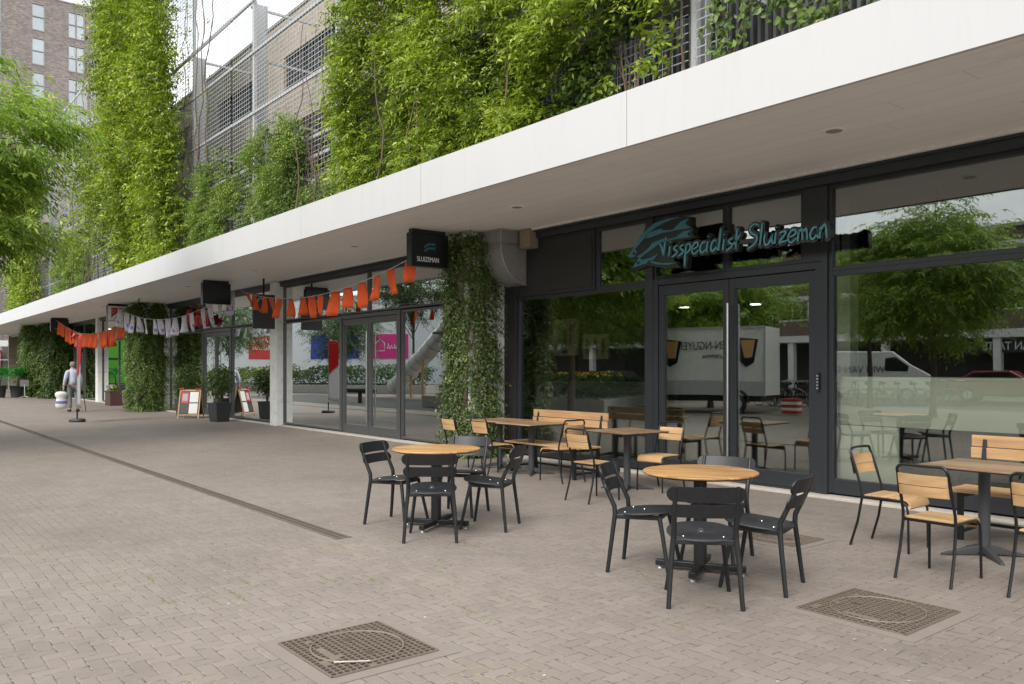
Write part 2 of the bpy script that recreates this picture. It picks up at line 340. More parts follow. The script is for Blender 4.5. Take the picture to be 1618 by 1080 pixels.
MT['tealpale'] = simple('teal_letter', (.10, .32, .37), .35, 0, .12, 5, .02)  # the letters' own paler teal, no emission
MT['signblack'] = simple('sign_black', (.008, .011, .012), .3, 0, .2, 4, .02)
MT['lettering'] = simple('white_lettering', (.75, .75, .73), .5, 0, .04)
MT['pot'] = simple('dark_planter', (.045, .047, .052), .5, 0, .2, 4, .05)
MT['brownpot'] = simple('brown_planter', (.085, .045, .035), .55, 0, .2, 4, .05)
MT['soil'] = simple('soil', (.05, .035, .025), .95, 0, .3, 20, .5)
MT['green'] = simple('green_box_paint', (.14, .62, .04), .6, 0, .08)
MT['glass'] = glassmat('shop_glass', (.93, .95, .93), 3.9); MT['glass_up'] = glassmat('upper_glass', (.7, .74, .72), 5.0, .8)
MT['glassb'] = glassmat('grazing_glass', (.7, .75, .73), 7.0, .5)
MT['counter'] = simple('pale_green_panel', (.90, .92, .78), .55, 0, .05, 2, .02)
MT['darkwood'] = wood('dark_veneer', (.035, .035, .037), (.085, .085, .088), .5, 2)
MT['yellowgreen'] = leafmat('wisteria_bright', (.05, .105, .012), (.36, .455, .06), (.62, .65, .16), .34)
MT['wist'] = leafmat('wisteria_mid', (.06, .12, .02), (.26, .36, .07), (.42, .44, .12), .33)
MT['ivy'] = leafmat('ivy_leaf', (.025, .055, .012), (.10, .165, .035), (.2, .24, .06), .2, .4)
MT['broad'] = leafmat('broad_leaf', (.035, .075, .018), (.19, .275, .07), (.26, .3, .08), .25, .4)
MT['locust'] = leafmat('locust_leaf', (.065, .14, .022), (.34, .47, .085), (.46, .52, .12), .40)
MT['climb'] = leafmat('climber_leaf', (.035, .065, .018), (.17, .235, .075), (.30, .34, .14), .2, .38)
MT['hedge'] = leafmat('hedge_leaf', (.025, .06, .012), (.08, .15, .03), None, .2)
MT['flower'] = simple('flower_yellow', (.75, .5, .03), .7)
MT['pflower'] = simple('flower_purple', (.22, .16, .5), .7)
MT['spot'] = emis('lit_spot', (1, .95, .85), 6)
MT['spotoff'] = simple('spot_lens', (.35, .34, .32), .2)

# ------------------------------------------------------------------ foliage builders (numpy)
def vnoise(x, y, seed=0, sc=1.0):
    """smooth 2-D value noise in 0..1"""
    g = np.random.RandomState(seed).rand(64, 64); x = np.asarray(x) * sc + 100; y = np.asarray(y) * sc + 100
    i = np.floor(x).astype(int); j = np.floor(y).astype(int); fx = x - i; fy = y - j; fx = fx * fx * (3 - 2 * fx); fy = fy * fy * (3 - 2 * fy)
    G = lambda a, b: g[a % 64, b % 64]
    return (G(i, j) * (1 - fx) + G(i + 1, j) * fx) * (1 - fy) + (G(i, j + 1) * (1 - fx) + G(i + 1, j + 1) * fx) * fy
def unit(a): return a / (np.linalg.norm(a, axis=-1, keepdims=True) + 1e-9)
def sprays(P, D, L, pairs, ll, lw, rs, droop=.35, jit=.25):
    """pinnate sprays: P points, D directions, L lengths -> verts, quads"""
    n = len(P); D = unit(D); up = np.tile([0, 0, 1.], (n, 1)) + rs.normal(0, .3, (n, 3)); S = unit(np.cross(D, up)); V = []
    for j in range(pairs + 1):
        f = (j + .6) / (pairs + .6); base = P + D * (L * f)[:, None]; base[:, 2] -= droop * L * f * f
        Dd = D.copy(); Dd[:, 2] -= droop * 2 * f; Dd = unit(Dd)
        for sgn in ((1, -1) if j < pairs else (0,)):
            A = unit(S * sgn * .9 + Dd * (.55 if sgn else 1) + rs.normal(0, jit, (n, 3))); A[:, 2] -= .18; A = unit(A)
            Nn = unit(np.cross(S, Dd) + rs.normal(0, .35, (n, 3))); B = unit(np.cross(A, Nn)); l = (ll * L / L.mean() * (.75 + .4 * rs.rand(n)))[:, None] * (1 - .25 * f); w = l * lw
            V.append(np.stack([base, base + A * l * .45 + B * w * .5, base + A * l + np.array([0, 0, -.12]) * l, base + A * l * .45 - B * w * .5], 1))
    V = np.concatenate(V).reshape(-1, 3); return V, np.arange(len(V)).reshape(-1, 4)
def leaves(P, Nrm, size, rs, lw=.75):
    """single broad leaves of 2 quads each (folded)"""
    n = len(P); Nrm = unit(Nrm + rs.normal(0, .45, (n, 3))); A = unit(np.cross(Nrm, rs.normal(0, 1, (n, 3)))); A[:, 2] -= .5; A = unit(A); B = unit(np.cross(A, Nrm))
    l = (size * (.6 + .7 * rs.rand(n)))[:, None]; w = l * lw; d = Nrm * l * -.12
    q1 = np.stack([P, P + A * l * .35 + B * w * .5 + d, P + A * l * .75 + B * w * .33 + d, P + A * l], 1); q2 = np.stack([P, P + A * l, P + A * l * .75 - B * w * .33 + d, P + A * l * .35 - B * w * .5 + d], 1)
    V = np.concatenate([q1, q2]).reshape(-1, 3); return V, np.arange(len(V)).reshape(-1, 4)
def join(parts):
    V = []; Q = []; b = 0
    for v, q in parts: V.append(v); Q.append(q + b); b += len(v)
    return np.concatenate(V), np.concatenate(Q)

def wall_vine(name, label, xr, zr, mask, n, ln, mat, seed, ybase=8.62, bulge=.55, pairs=4, ll=.085, lw=.36, stems=8, outdir=-1.0, group=None, broad=0, bmat=None, cat='climbing plant', ridge=0):
    rs = np.random.RandomState(seed); root = empty(name, ((xr[0] + xr[1]) / 2, ybase, zr[0]), 0, label, cat, group)
    inv = Matrix.Translation(root.location).inverted()
    X = rs.uniform(xr[0], xr[1], n * 3); Z = rs.uniform(zr[0], zr[1], n * 3); k = mask(X, Z) > rs.rand(len(X)) * .8 + .1; X = X[k][:n]; Z = Z[k][:n]; m = len(X)
    bl = 1.3 * bulge * (vnoise(X, Z, seed + 1, 1.1) ** 1.5 * .6 + vnoise(X, Z, seed + 2, 2.6) ** 1.5 * .45) * np.clip(mask(X, Z) * 1.3, .2, 1)
    if ridge: bl = bl * (1 - ridge) + ridge * bulge * vnoise(X + .25 * np.sin(Z * .7), Z, seed + 5, 1.0) ** .5 * vnoise((X + .3 * np.sin(Z * .5)) * 1.9, Z * .3, seed + 6, 1.0) ** 1.6 * 2.2
    dep = rs.rand(m) ** .6
    P = np.stack([X, ybase - bl * dep - .04, Z], 1)
    D = np.stack([rs.normal(0, .55, m), outdir * (.35 + rs.rand(m)), rs.normal(-.15, .35, m)], 1)
    L = ln * (.6 + .8 * rs.rand(m)); V, Q = sprays(P, D, L, pairs, ll, lw, rs, .22, .4)
    V = V - np.array(root.location)
    np_mesh('foliage', V, Q, mat, root)
    if broad:
        X2 = rs.uniform(xr[0], xr[1], broad * 3); Z2 = rs.uniform(zr[0], zr[1], broad * 3); k = mask(X2, Z2) > rs.rand(len(X2)); X2 = X2[k][:broad]; Z2 = Z2[k][:broad]
        P2 = np.stack([X2, ybase - bulge * .7 * rs.rand(len(X2)), Z2], 1); V, Q = leaves(P2, np.tile([0, -1., .5], (len(P2), 1)), .11, rs); np_mesh('broad_leaves', V - np.array(root.location), Q, bmat or mat, root)
    mb = MB()
    for s in range(stems):
        x = rs.uniform(xr[0], xr[1]); z = zr[0]; pts = []
        while z < zr[1] - .3 and len(pts) < 40:
            pts.append((x, ybase - (.06 if s % 3 or bulge < 1 else .7) - .05 * math.sin(z * 3 + s), z)); z += .3 + rs.rand() * .25; x += rs.normal(0, .12); x = min(max(x, xr[0] + .1), xr[1] - .1)
        if len(pts) > 2: mb.tube(pts, [max(.007, .024 * (1 - i / len(pts))) for i in range(len(pts))], 5)
    o = mb.build('stem', MT['bark2'], root); o.matrix_parent_inverse = inv
    return root

def tree(label, loc, trunk_h, crown_c, crown_r, nclump, nleaf, seed, mat='locust', group=None, ln=.3, lean=(0, 0), trunk_r=.11, ll=.075, name='street_tree', flat=.17, sp=1.0):
    rs = np.random.RandomState(seed); r = random.Random(seed); root = empty(name, loc, 0, label, 'tree', group)
    mb = MB(); fork = Vector((lean[0] * .5, lean[1] * .5, trunk_h))
    pts = [(0, 0, 0), (lean[0] * .1, lean[1] * .1, .25), (lean[0] * .3 + .03, lean[1] * .3, trunk_h * .55), tuple(fork), (crown_c[0] * .5 + lean[0] * .3, crown_c[1] * .5, (trunk_h + crown_c[2]) * .5 + .3), (crown_c[0], crown_c[1], crown_c[2] + crown_r[2] * .7)]
    mb.tube(pts, [trunk_r * 1.35, trunk_r, trunk_r * .85, trunk_r * .75, trunk_r * .5, .02], 10)
    C = []
    for c in range(nclump):
        while True:
            p = np.array([r.uniform(-1, 1), r.uniform(-1, 1), r.uniform(-1, 1)]); q = np.linalg.norm(p)
            if .35 < q < 1: break
        p = p * (.55 + .5 * r.random()) / max(q, .5) * 1.0 if q > .8 else p
        C.append(np.array(crown_c) + p * np.array(crown_r))
    for c in C:
        t = r.uniform(.0, .75); base = fork.lerp(Vector((crown_c[0], crown_c[1], crown_c[2] + crown_r[2] * .5)), t)
        e = Vector(c); mid = base.lerp(e, .55) + Vector((r.uniform(-.15, .15), r.uniform(-.15, .15), .12 + r.random() * .2))
        q1 = base.lerp(mid, .5) + Vector((r.uniform(-.08, .08), r.uniform(-.08, .08), .05))
        mb.tube([base, q1, mid, e], [trunk_r * .32, trunk_r * .24, trunk_r * .15, .006], 5, False)
        for u in range(3):
            e2 = mid.lerp(e, .6) + Vector((r.gauss(0, .35), r.gauss(0, .35), r.gauss(0, .12))); mb.tube([mid.lerp(e, .2 + .2 * u), e2], [.012, .003], 4, False)
    mb.build('trunk', MT['bark'], root)
    per = max(1, nleaf // nclump); Ps = []; Ds = []
    for c in C:
        sz = (.55 + .5 * r.random()) * sp; d = rs.normal(0, 1, (per, 3)) * np.array([sz, sz, flat * (1 + r.random())]) * .62
        p = c + d; Ps.append(p); o = d + (c - np.array(crown_c)) * .35; o[:, 2] = o[:, 2] * .3 - .05; Ds.append(o + rs.normal(0, .25, (per, 3)))
    P = np.concatenate(Ps); D = np.concatenate(Ds); L = ln * (.6 + .7 * rs.rand(len(P)))
    V, Q = sprays(P, D, L, 5, ll, .3, rs, .4); np_mesh('crown', V, Q, MT[mat], root); return root

def bush(parent, c, r, n, mat, seed, size=.06, stems=5, name='foliage'):
    rs = np.random.RandomState(seed); d = unit(rs.normal(0, 1, (n, 3))); rad = rs.rand(n) ** .45; lump = .75 + .4 * vnoise(d[:, 0] * 3, d[:, 2] * 3 + d[:, 1] * 2, seed, 1.0)
    P = np.array(c) + d * (rad * lump)[:, None] * np.array(r); V, Q = leaves(P, d + np.array([0, 0, .6]), size, rs, .5); o = np_mesh(name, V, Q, mat, parent)
    return o
print('helpers ok')

# ================================================================== SETTING: GROUND
pv = MB().add([(-95, -14, 0), (30, -14, 0), (30, 9.3, 0), (-95, 9.3, 0)], [(0, 1, 2, 3)]).build('pavement', MT['paving']); tag(pv, kind='structure')
gr = MB().add([(-400, -400, -.13), (400, -400, -.13), (400, 400, -.13), (-400, 400, -.13)], [(0, 1, 2, 3)]).build('ground', MT['asphalt']); tag(gr, kind='structure')
kb = MB().box(-95, 30, -14.15, -14, -.13, .01).build('kerb', MT['concrete']); tag(kb, kind='structure')
fp = MB().add([(-95, -31, .0), (40, -31, .0), (40, -24, .0), (-95, -24, .0)], [(0, 1, 2, 3)]).build('far_pavement', MT['paving']); tag(fp, kind='structure')

# ================================================================== SHOP BUILDING
GY = 9.2                      # glazing plane
SZ = 3.92                     # soffit height
FY = 6.44                     # fascia plane
bld = empty('shop_building', (-30, 10, 0), 0, 'long low shop row with white canopy, dark glazed shopfronts and buff brick storeys above', 'building')
def B(mb, name, mat, bevel=0, parent=None):
    """mesh in world coordinates, parented to the building"""
    o = mb.build(name, mat, parent or bld, bevel); off = Vector((-30, 10, 0))
    if not parent or parent is bld: o.location = -off
    return o
cols = [-1.3 - 10.15 * i for i in range(0, 7)]        # right edges of columns
cols = [-1.3, -11.52, -21.18, -31.2, -41.4, -51.6, -61.8]
# canopy
B(MB().box(-68, 12, FY + .03, 10.4, SZ + .004, 4.46), 'canopy_slab', MT['concrete'])
fas = B(MB().box(-68, 12, FY + .035, FY + .06, SZ - .005, 4.495), 'fascia_backing', MT['dark'])
xj = [-68, -64.2, -60.2, -56.2, -52.2, -48.2, -44.2, -40.2, -36.25, -32.25, -28.25, -24.25, -20.25, -16.25, -12.22, -8.24, -4.3 - .35, -.7, 3.2, 7.2, 12]
xj = [-68] + [-6.02 - .0 + 4.02 * k for k in range(-15, 5)]
for a, b in zip(xj[:-1], xj[1:]):
    B(MB().box(a + .004, b - .004, FY, FY + .035, SZ - .012, 4.5).box(a + .004, b - .004, FY + .061, FY + .3, 4.465, 4.5), 'fascia_panel', MT['fascia'])
sf = B(MB().box(-68, 12, FY + .035, 9.0, SZ, SZ + .003), 'soffit', MT['soffit'])
B(MB().box(-68, 12, 9.0, 9.06, SZ - .03, SZ + .01), 'soffit_trim', MT['white'])
for i in range(13):
    x = -4.35 - 4.98 * i; mb = MB().lathe([(.115, SZ - .006), (.125, SZ - .001), (.125, SZ + .001)], (x, 7.65, 0), 24); mb.mi = 1
    mb.lathe([(.07, SZ - .010), (.08, SZ - .007)], (x, 7.65, 0), 20); B(mb, 'downlight', [MT['column'], MT['spotoff']])
# headers, recess over windows
B(MB().box(-68, 12, 9.1, 9.18, 3.76, SZ - .0).box(-68, 12, 9.05, 9.1, 3.86, SZ), 'header', MT['frame'])
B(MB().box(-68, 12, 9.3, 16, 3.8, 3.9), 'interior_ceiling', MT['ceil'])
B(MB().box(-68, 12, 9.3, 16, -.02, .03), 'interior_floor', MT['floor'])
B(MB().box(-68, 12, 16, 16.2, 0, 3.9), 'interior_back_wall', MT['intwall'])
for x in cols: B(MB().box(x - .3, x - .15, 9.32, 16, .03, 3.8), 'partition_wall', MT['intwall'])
B(MB().box(-68, 12, 9.02, 9.24, 0, .035), 'sill', MT['sill'], .006)
B(MB().box(-68.2, -68, 9, 16.4, 0, 13), 'end_wall', MT['buff'])
# slender white columns at every bay line
for x in cols:
    B(MB().box(x - .44, x, 9.0, 9.3, .0, SZ - .001), 'column', MT['column'], .01)

def glass_pane(parent, x0, x1, z0, z1, y=GY + .03, mat=None):
    g = MB().box(x0, x1, y, y + .012, z0, z1).build('pane', mat or MT['glass'], parent); return g
def framed(name, x0, x1, z0, z1, fm, gm, fw=.05, y=GY, dep=.09, fb=None):
    fb = fb or fw
    mb = MB().box(x0, x0 + fw, y - .01, y + dep, z0, z1).box(x1 - fw, x1, y - .01, y + dep, z0, z1).box(x0 + fw, x1 - fw, y - .006, y + dep, z0, z0 + fb).box(x0 + fw, x1 - fw, y - .006, y + dep, z1 - fw, z1)
    mb.box(x0 + fw, x1 - fw, y + .02, y + .05, z0 + fb, z0 + fb + .006)
    o = B(mb, name, fm, .003); glass_pane(o, x0 + fw, x1 - fw, z0 + fb, z1 - fw, y + .03, gm); return o
def double_door(x0, x1, zt, fm, gm, split=None, hx=None, stile=.085, hl=(.42, 2.38)):
    """door frame > two leaves > pane, handle"""
    mb = MB().box(x0, x0 + .09, 9.17, 9.32, .035, zt).box(x1 - .09, x1, 9.17, 9.32, .035, zt).box(x0 + .09, x1 - .09, 9.175, 9.32, zt - .09, zt).box(x0 + .09, x1 - .09, 9.19, 9.3, .035, .06)
    B(mb, 'door_frame', fm, .004)
    xm = split or (x0 + x1) / 2; a, b = x0 + .095, x1 - .095
    for (u, v, s) in ((a, xm - .004, -1), (xm + .004, b, 1)):
        mb = MB().box(u, u + stile, 9.19, 9.26, .065, zt - .1).box(v - stile, v, 9.19, 9.26, .065, zt - .1).box(u + stile, v - stile, 9.193, 9.26, .065, .25).box(u + stile, v - stile, 9.193, 9.26, zt - .24, zt - .1)
        mb.box(u + stile, u + stile + .012, 9.2, 9.24, .25, zt - .24).box(v - stile - .012, v - stile, 9.2, 9.24, .25, zt - .24)
        d = B(mb, 'door', fm, .004); glass_pane(d, u + stile, v - stile, .25, zt - .24, 9.225, gm)
        if s > 0 or hx == 'both':
            hxp = (u + .03) if s > 0 else (v - .03)
            for yy, m2 in ((9.11, MT['chrome']), (9.34, MT['black'])):
                h = MB().tube([(hxp + (.06 if yy > 9.2 else 0), yy, hl[0]), (hxp + (.06 if yy > 9.2 else 0), yy, hl[1])], .017, 10)
                for z in (hl[0] + .15, hl[1] - .15): h.tube([(hxp + (.06 if yy > 9.2 else 0), yy, z), (hxp + (.06 if yy > 9.2 else 0), 9.225, z)], .008, 6)
                h.build('handle', m2, d)
    return d

# --- shop A (nearest): columns -11.52 .. -1.3
FA, FB = MT['frame'], MT['frame2']
B(MB().box(-11.52, -11.2, 9.15, 9.3, .035, 3.76), 'pilaster', MT['dark'], .004)
framed('window', -11.2, -8.17, .06, 2.80, FA, MT['glass'], .06, fb=.1)
framed('upper_window', -9.25, -8.17, 2.80, 3.76, FA, MT['glass_up'], .05)
B(MB().box(-11.2, -9.25, 9.16, 9.3, 2.80, 3.76).box(-10.4, -9.3, 9.145, 9.16, 2.86, 3.7), 'dark_infill_panel', MT['dark'], .004)
B(MB().box(-8.17, -8.05, 9.16, 9.3, .035, 3.76), 'mullion', FA, .004)
double_door(-8.05, -5.37, 2.85, FA, MT['glass'], -6.735, hl=(.32, 2.42))
B(MB().box(-5.37, -5.3, 9.16, 9.3, .035, 3.76), 'mullion', FA, .004)
framed('upper_window', -8.05, -6.79, 2.853, 3.76, FA, MT['glass_up'], .045)
framed('upper_window', -6.787, -5.62, 2.853, 3.76, FA, MT['glass_up'], .045)
B(MB().box(-5.62, -5.37, 9.165, 9.3, 2.853, 3.76), 'mullion', FA, .003)
framed('window', -5.3, -1.75, .06, 2.72, FA, MT['glass'], .06, fb=.17)
framed('upper_window', -5.3, -1.75, 2.72, 3.76, FA, MT['glass_up'], .05)
kp = MB().box(-5.44, -5.39, 9.14, 9.162, 1.28, 1.5); kp.mi = 1
for i in range(5): kp.box(-5.427, -5.403, 9.136, 9.14, 1.30 + i * .038, 1.32 + i * .038)
B(kp, 'entry_keypad', [MT['black'], MT['duct']])
# bay beyond the frame on the right
framed('window', -1.3, 4, .06, 2.72, FA, MT['glass'], .06, fb=.17); framed('upper_window', -1.3, 4, 2.72, 3.76, FA, MT['glass_up'], .05)
# --- shop B -21.18 .. -11.96
framed('window', -21.18, -17.88, .06, 2.80, FB, MT['glassb'], .045); framed('upper_window', -21.18, -16.53, 2.83, 3.76, FB, MT['glassb'], .04)
double_door(-17.86, -15.12, 2.81, FB, MT['glassb'], -16.5, hl=(.35, 2.4))
framed('window', -15.10, -11.96, .06, 2.80, FB, MT['glassb'], .045); framed('upper_window', -16.527, -11.96, 2.83, 3.76, FB, MT['glassb'], .04)
# --- shop C -31.2 .. -21.62
framed('window', -25.0, -21.62, .06, 2.80, FB, MT['glassb'], .045); framed('upper_window', -25.0, -21.62, 2.83, 3.76, FB, MT['glassb'], .04)
double_door(-27.6, -25.02, 2.81, FB, MT['glassb'], -26.4, hl=(.35, 2.4)); framed('upper_window', -27.6, -25.003, 2.83, 3.76, FB, MT['glassb'], .04)
framed('window', -31.2, -27.62, .06, 2.80, FB, MT['glassb'], .045); framed('upper_window', -31.2, -27.603, 2.83, 3.76, FB, MT['glassb'], .04)
# --- shops D, E, F
for x1 in (-31.64, -41.84, -52.04):
    x0 = x1 - 9.76
    for i, (a, b) in enumerate(((0, .3), (.3, .42), (.42, .66), (.66, 1))):
        u, v = x0 + 9.76 * a, x0 + 9.76 * b
        if i == 2: double_door(u + .002, v - .002, 2.81, FB, MT['glassb'])
        else: framed('window', u, v, .06, 2.80, FB, MT['glassb'], .045)
        framed('upper_window', u, v, 2.83, 3.76, FB, MT['glassb'], .04)
# concrete pillars that carry the climbers
for x in (-11.9, -31.75, -51.9):
    B(MB().box(x - .2, x + .34, 8.4, 8.98, 0, SZ), 'pillar', MT['column'], .01)
# upper brick storeys set back behind the screens
WY = 10.7
rects = []                          # openings: x0,x1,z0,z1,type
def wall_with_openings(x0, x1, z0, z1, ops, mat, y0=WY, y1=WY + .3, name='brick_wall'):
    mb = MB(); zs = sorted({z0, z1} | {q for o in ops for q in (o[2], o[3])})
    for a, b in zip(zs[:-1], zs[1:]):
        row = sorted([o for o in ops if o[2] <= a + 1e-6 and o[3] >= b - 1e-6]); x = x0
        for o in row:
            if o[0] > x: mb.box(x, o[0], y0, y1, a, b)
            x = o[1]
        if x < x1: mb.box(x, x1, y0, y1, a, b)
    return B(mb, name, mat)
ops = []
for i in range(12):
    xa = -24.6 - 6.0 * 7 + 6.0 * i; ops.append((xa, min(xa + 3.6, 3), 10.15, 11.3))
wall_with_openings(-68, 3, 9.1, 12.5, ops, MT['buff'])
for k in range(14):        # dark slatted garage front below the brick
    xa = -68 + k * 5.08; mb = MB(); x = xa
    while x < xa + 5.0: mb.box(x, x + .05, WY - .02, WY + .1, 4.5, 7.3); x += .13
    B(mb, 'garage_louvre', MT['frame2'])
B(MB().box(-68, 3, WY + .12, WY + .2, 4.46, 7.35), 'void_backing', MT['dark'])  # near-black sheet, its colour stands in for the unlit void behind the louvres
for k in range(8): B(MB().box(-67 + k * 10.1, -66.6 + k * 10.1, WY, WY + .4, 7.3, 9.1), 'deck_pier', MT['concrete'])
B(MB().box(-68, 3, WY - .04, WY + .36, 12.5, 12.58), 'parapet_cap', MT['steel'])
B(MB().box(-68, 3, 14.5, 14.7, 4.46, 11.5), 'deck_back_wall', MT['dark'])
for z in (6.9, 9.4): B(MB().box(-68, 3, WY + .3, 14.5, z, z + .2), 'parking_deck', MT['concrete'])
for (xa, xb, za, zb) in ops:
    if xa < -50: continue
    mb = MB(); n = 24
    for k in range(n + 1):
        x = xa + (xb - xa) * k / n; mb.box(x - .03, x + .03, WY + .1, WY + .16, za, zb)
    mb.box(xa, xb, WY + .2, WY + .22, za, zb); B(mb, 'louvre', MT['pot'])

# ================================================================== STEEL SCREEN
def screen(label, x0, x1, zt, rails, posts, seed, sp=.12, wt=.0145):
    root = empty('steel_screen', ((x0 + x1) / 2, 8.7, 4.46), 0, label, 'trellis screen', 'steel mesh screens above the canopy'); off = -Vector(root.location)
    for x in posts:
        o = MB().box(x - .05, x + .05, 8.68, 8.76, 4.5, zt).build('post', MT['steelp'], root, .004); o.location = off
        o = MB().box(x - .11, x - .098, 8.8, 9.1, 4.5, min(zt, 11.62)).box(x - .16, x - .05, 9.1, 9.112, 4.5, min(zt, 11.62)).box(x - .16, x - .05, 8.79, 8.8, 4.5, min(zt, 11.62)).build('web_column', MT['steel'], root); o.location = off
        for z in rails[:4]:
            o = MB().box(x - .3, x - .24, 8.72, WY, z - .09, z - .03).build('bracket', MT['steelp'], root); o.location = off
    for z in rails:
        o = MB().box(x0, x1, 8.64, 8.70, z - .04, z + .04).build('rail', MT['steelp'], root, .004); o.location = off
    ps = sorted(posts); edges = [x0] + ps + [x1]; edges = sorted(set(round(e, 3) for e in edges))
    for a, b in zip(edges[:-1], edges[1:]):
        if b - a < .5: continue
        mb = MB(); x = a + .06
        while x < b - .04:
            mb.add([(x, 8.62, 4.5), (x + wt, 8.62, 4.5), (x + wt / 2, 8.63, 4.5), (x, 8.62, zt), (x + wt, 8.62, zt), (x + wt / 2, 8.63, zt)], [(0, 1, 4, 3), (1, 2, 5, 4), (2, 0, 3, 5)]); x += sp * 1.4
        z = 4.52
        while z < zt:
            mb.add([(a + .04, 8.612, z), (a + .04, 8.612, z + wt), (a + .04, 8.619, z + wt / 2), (b - .04, 8.612, z), (b - .04, 8.612, z + wt), (b - .04, 8.619, z + wt / 2)], [(0, 1, 4, 3), (1, 2, 5, 4), (2, 0, 3, 5)]); z += sp
        o = mb.build('mesh_panel', MT['wire'], root); o.location = off
    return root
screen('galvanised mesh screen on posts above the canopy at the near end of the row', -23.4, -6.3, 11.62, [11.62, 10.2, 8.55, 7.07, 6.6], [-6.91, -12.0, -17.07, -21.98], 1)
screen('tall galvanised mesh tower covered by the hanging wisteria curtain', -41.2, -23.45, 19.5, [11.62, 8.55, 7.07, 6.6, 10.2, 14.5, 17.5], [-41.1, -37.0, -32.2, -27.0], 2, .125, .016)
screen('distant galvanised mesh screen between the wisteria curtain and the brick tower block', -66, -41.3, 14.7, [14.7, 12.9, 10.3, 8.5, 6.1], [-65.8, -61, -56.0, -51.2, -46.3, -42.5], 3, .16, .018)
# identification plates tied to the mesh
root = empty('cable_tag', (-6.9, 8.6, 5.35), 0, 'two small white plates clipped to the mesh above the canopy edge', 'plate')
MB().box(-.3, -.04, -.02, -.008, -.06, .06).build('plate', MT['white'], root, .003); MB().box(.0, .26, -.02, -.008, -.03, .09).build('plate', MT['white'], root, .003); MB().box(-.06, .02, -.03, -.02, -.04, .08).build('clip', MT['steel'], root)

# ================================================================== VINES
def rag(x, z, seed, sc): return vnoise(x, z, seed, sc)
def maskB(X, Z):
    le = -15.9 + 1.3 * (rag(X * 0, Z, 3, .9) - .5) + np.clip((5.6 - Z) * .55, 0, 1.2); re = -9.2 + np.clip((Z - 5.75) * 2.0, 0, 1.7) + .8 * (rag(X * 0, Z, 4, 1.4) - .5)
    m = 1 / (1 + np.exp(-(X - le) * 4)) / (1 + np.exp((X - re) * 4)); h = rag(X, Z, 5, 1.3) * .6 + rag(X, Z, 6, 2.6) * .4
    return m * np.clip((h - .25) * 4.5, 0, 1)
wall_vine('wisteria', 'broad bright green wisteria spilling over the canopy edge in the middle of the screen', (-17.6, -7.0), (4.5, 9.6), maskB, 13500, .34, MT['yellowgreen'], 11, bulge=1.2, pairs=5, ll=.10, lw=.38, stems=22)
def maskB2(X, Z): return np.clip((rag(X, Z, 8, 1.5) - .35) * 3, 0, 1) * 1 / (1 + np.exp((Z - 6.6 - rag(X, Z, 9, .8)) * 3))
wall_vine('wisteria', 'dark leafy undergrowth climbing the screen beneath the bright wisteria', (-11.5, -7.5), (4.5, 7.2), maskB2, 1300, .24, MT['broad'], 12, ybase=8.6, bulge=.35, pairs=3, ll=.11, lw=.5, stems=10, broad=5200, bmat=MT['ivy'])
def maskA(X, Z):
    re = -26.7 + .9 * (rag(X * 0, Z, 13, .8) - .5); le = -36.3 + 1.6 * (rag(X * 0, Z, 14, .6) - .5) + np.clip((9.5 - Z) * .7, 0, 2.6)
    h = rag(X, Z, 15, .9) * .5 + rag(X, Z, 16, 2.2) * .5
    return 1 / (1 + np.exp(-(X - le) * 3)) / (1 + np.exp((X - re) * 5)) * np.clip((h - .1) * 5, 0, 1)
wall_vine('wisteria', 'tall yellow green wisteria curtain hanging from the mesh tower at upper left', (-41.4, -26.6), (4.5, 19.6), maskA, 20000, .42, MT['yellowgreen'], 21, bulge=1.7, pairs=4, ll=.15, lw=.42, stems=26, ridge=.6)
def maskS(cx, cz, rx, rz, sd):
    return lambda X, Z: np.clip(1.35 - ((X - cx) / rx) ** 2 - ((Z - cz) / rz) ** 2, 0, 1) * np.clip((rag(X, Z, sd, 2.0) - .22) * 3.2, 0, 1)
wall_vine('climbing_shrub', 'airy yellow green shrub on the ledge left of the bright wisteria', (-21.6, -17.9), (4.5, 8.0), maskS(-20.0, 6.6, 1.9, 1.3, 31), 1600, .26, MT['wist'], 31, bulge=.6, pairs=4, stems=10, broad=700, bmat=MT['broad'])
wall_vine('climbing_shrub', 'dark broadleaf shrub on the ledge in front of the grey louvres', (-19.6, -17.2), (4.5, 7.6), maskS(-19.2, 6.3, .8, 1.4, 32), 400, .22, MT['broad'], 32, bulge=.5, pairs=3, stems=8, broad=1500, bmat=MT['broad'])
wall_vine('climbing_shrub', 'loose pale shrub climbing the lower mesh beside the wisteria curtain', (-26.8, -21.6), (4.5, 8.2), maskS(-24.6, 6.0, 2.3, 1.9, 33), 2000, .28, MT['wist'], 33, bulge=.5, pairs=4, stems=10, broad=1400, bmat=MT['broad'])
wall_vine('climbing_shrub', 'low scrubby plants along the canopy edge under the ledge', (-22.2, -16.4), (4.5, 5.9), lambda X, Z: np.clip((rag(X, Z, 35, 2.2) - .25) * 3, 0, 1), 800, .2, MT['broad'], 34, bulge=.4, pairs=3, stems=10, broad=900, bmat=MT['wist'])
wall_vine('climbing_shrub', 'dark creeping plants at the foot of the wisteria curtain', (-35, -26.8), (4.5, 6.8), lambda X, Z: np.clip((rag(X, Z, 36, 1.6) - .2) * 3, 0, 1), 1300, .26, MT['broad'], 35, bulge=.6, pairs=3, stems=8, broad=2400, bmat=MT['broad'])
wall_vine('thin_vine', 'sparse wisps of vine caught in the mesh right of the wisteria curtain', (-27.4, -23.5), (7.5, 19), lambda X, Z: np.clip((rag(X, Z, 37, 1.2) - .52) * 2.5, 0, 1) * np.clip((-23.6 - X) / 3.2, .1, 1), 700, .3, MT['wist'], 36, bulge=.3, pairs=4, stems=3)
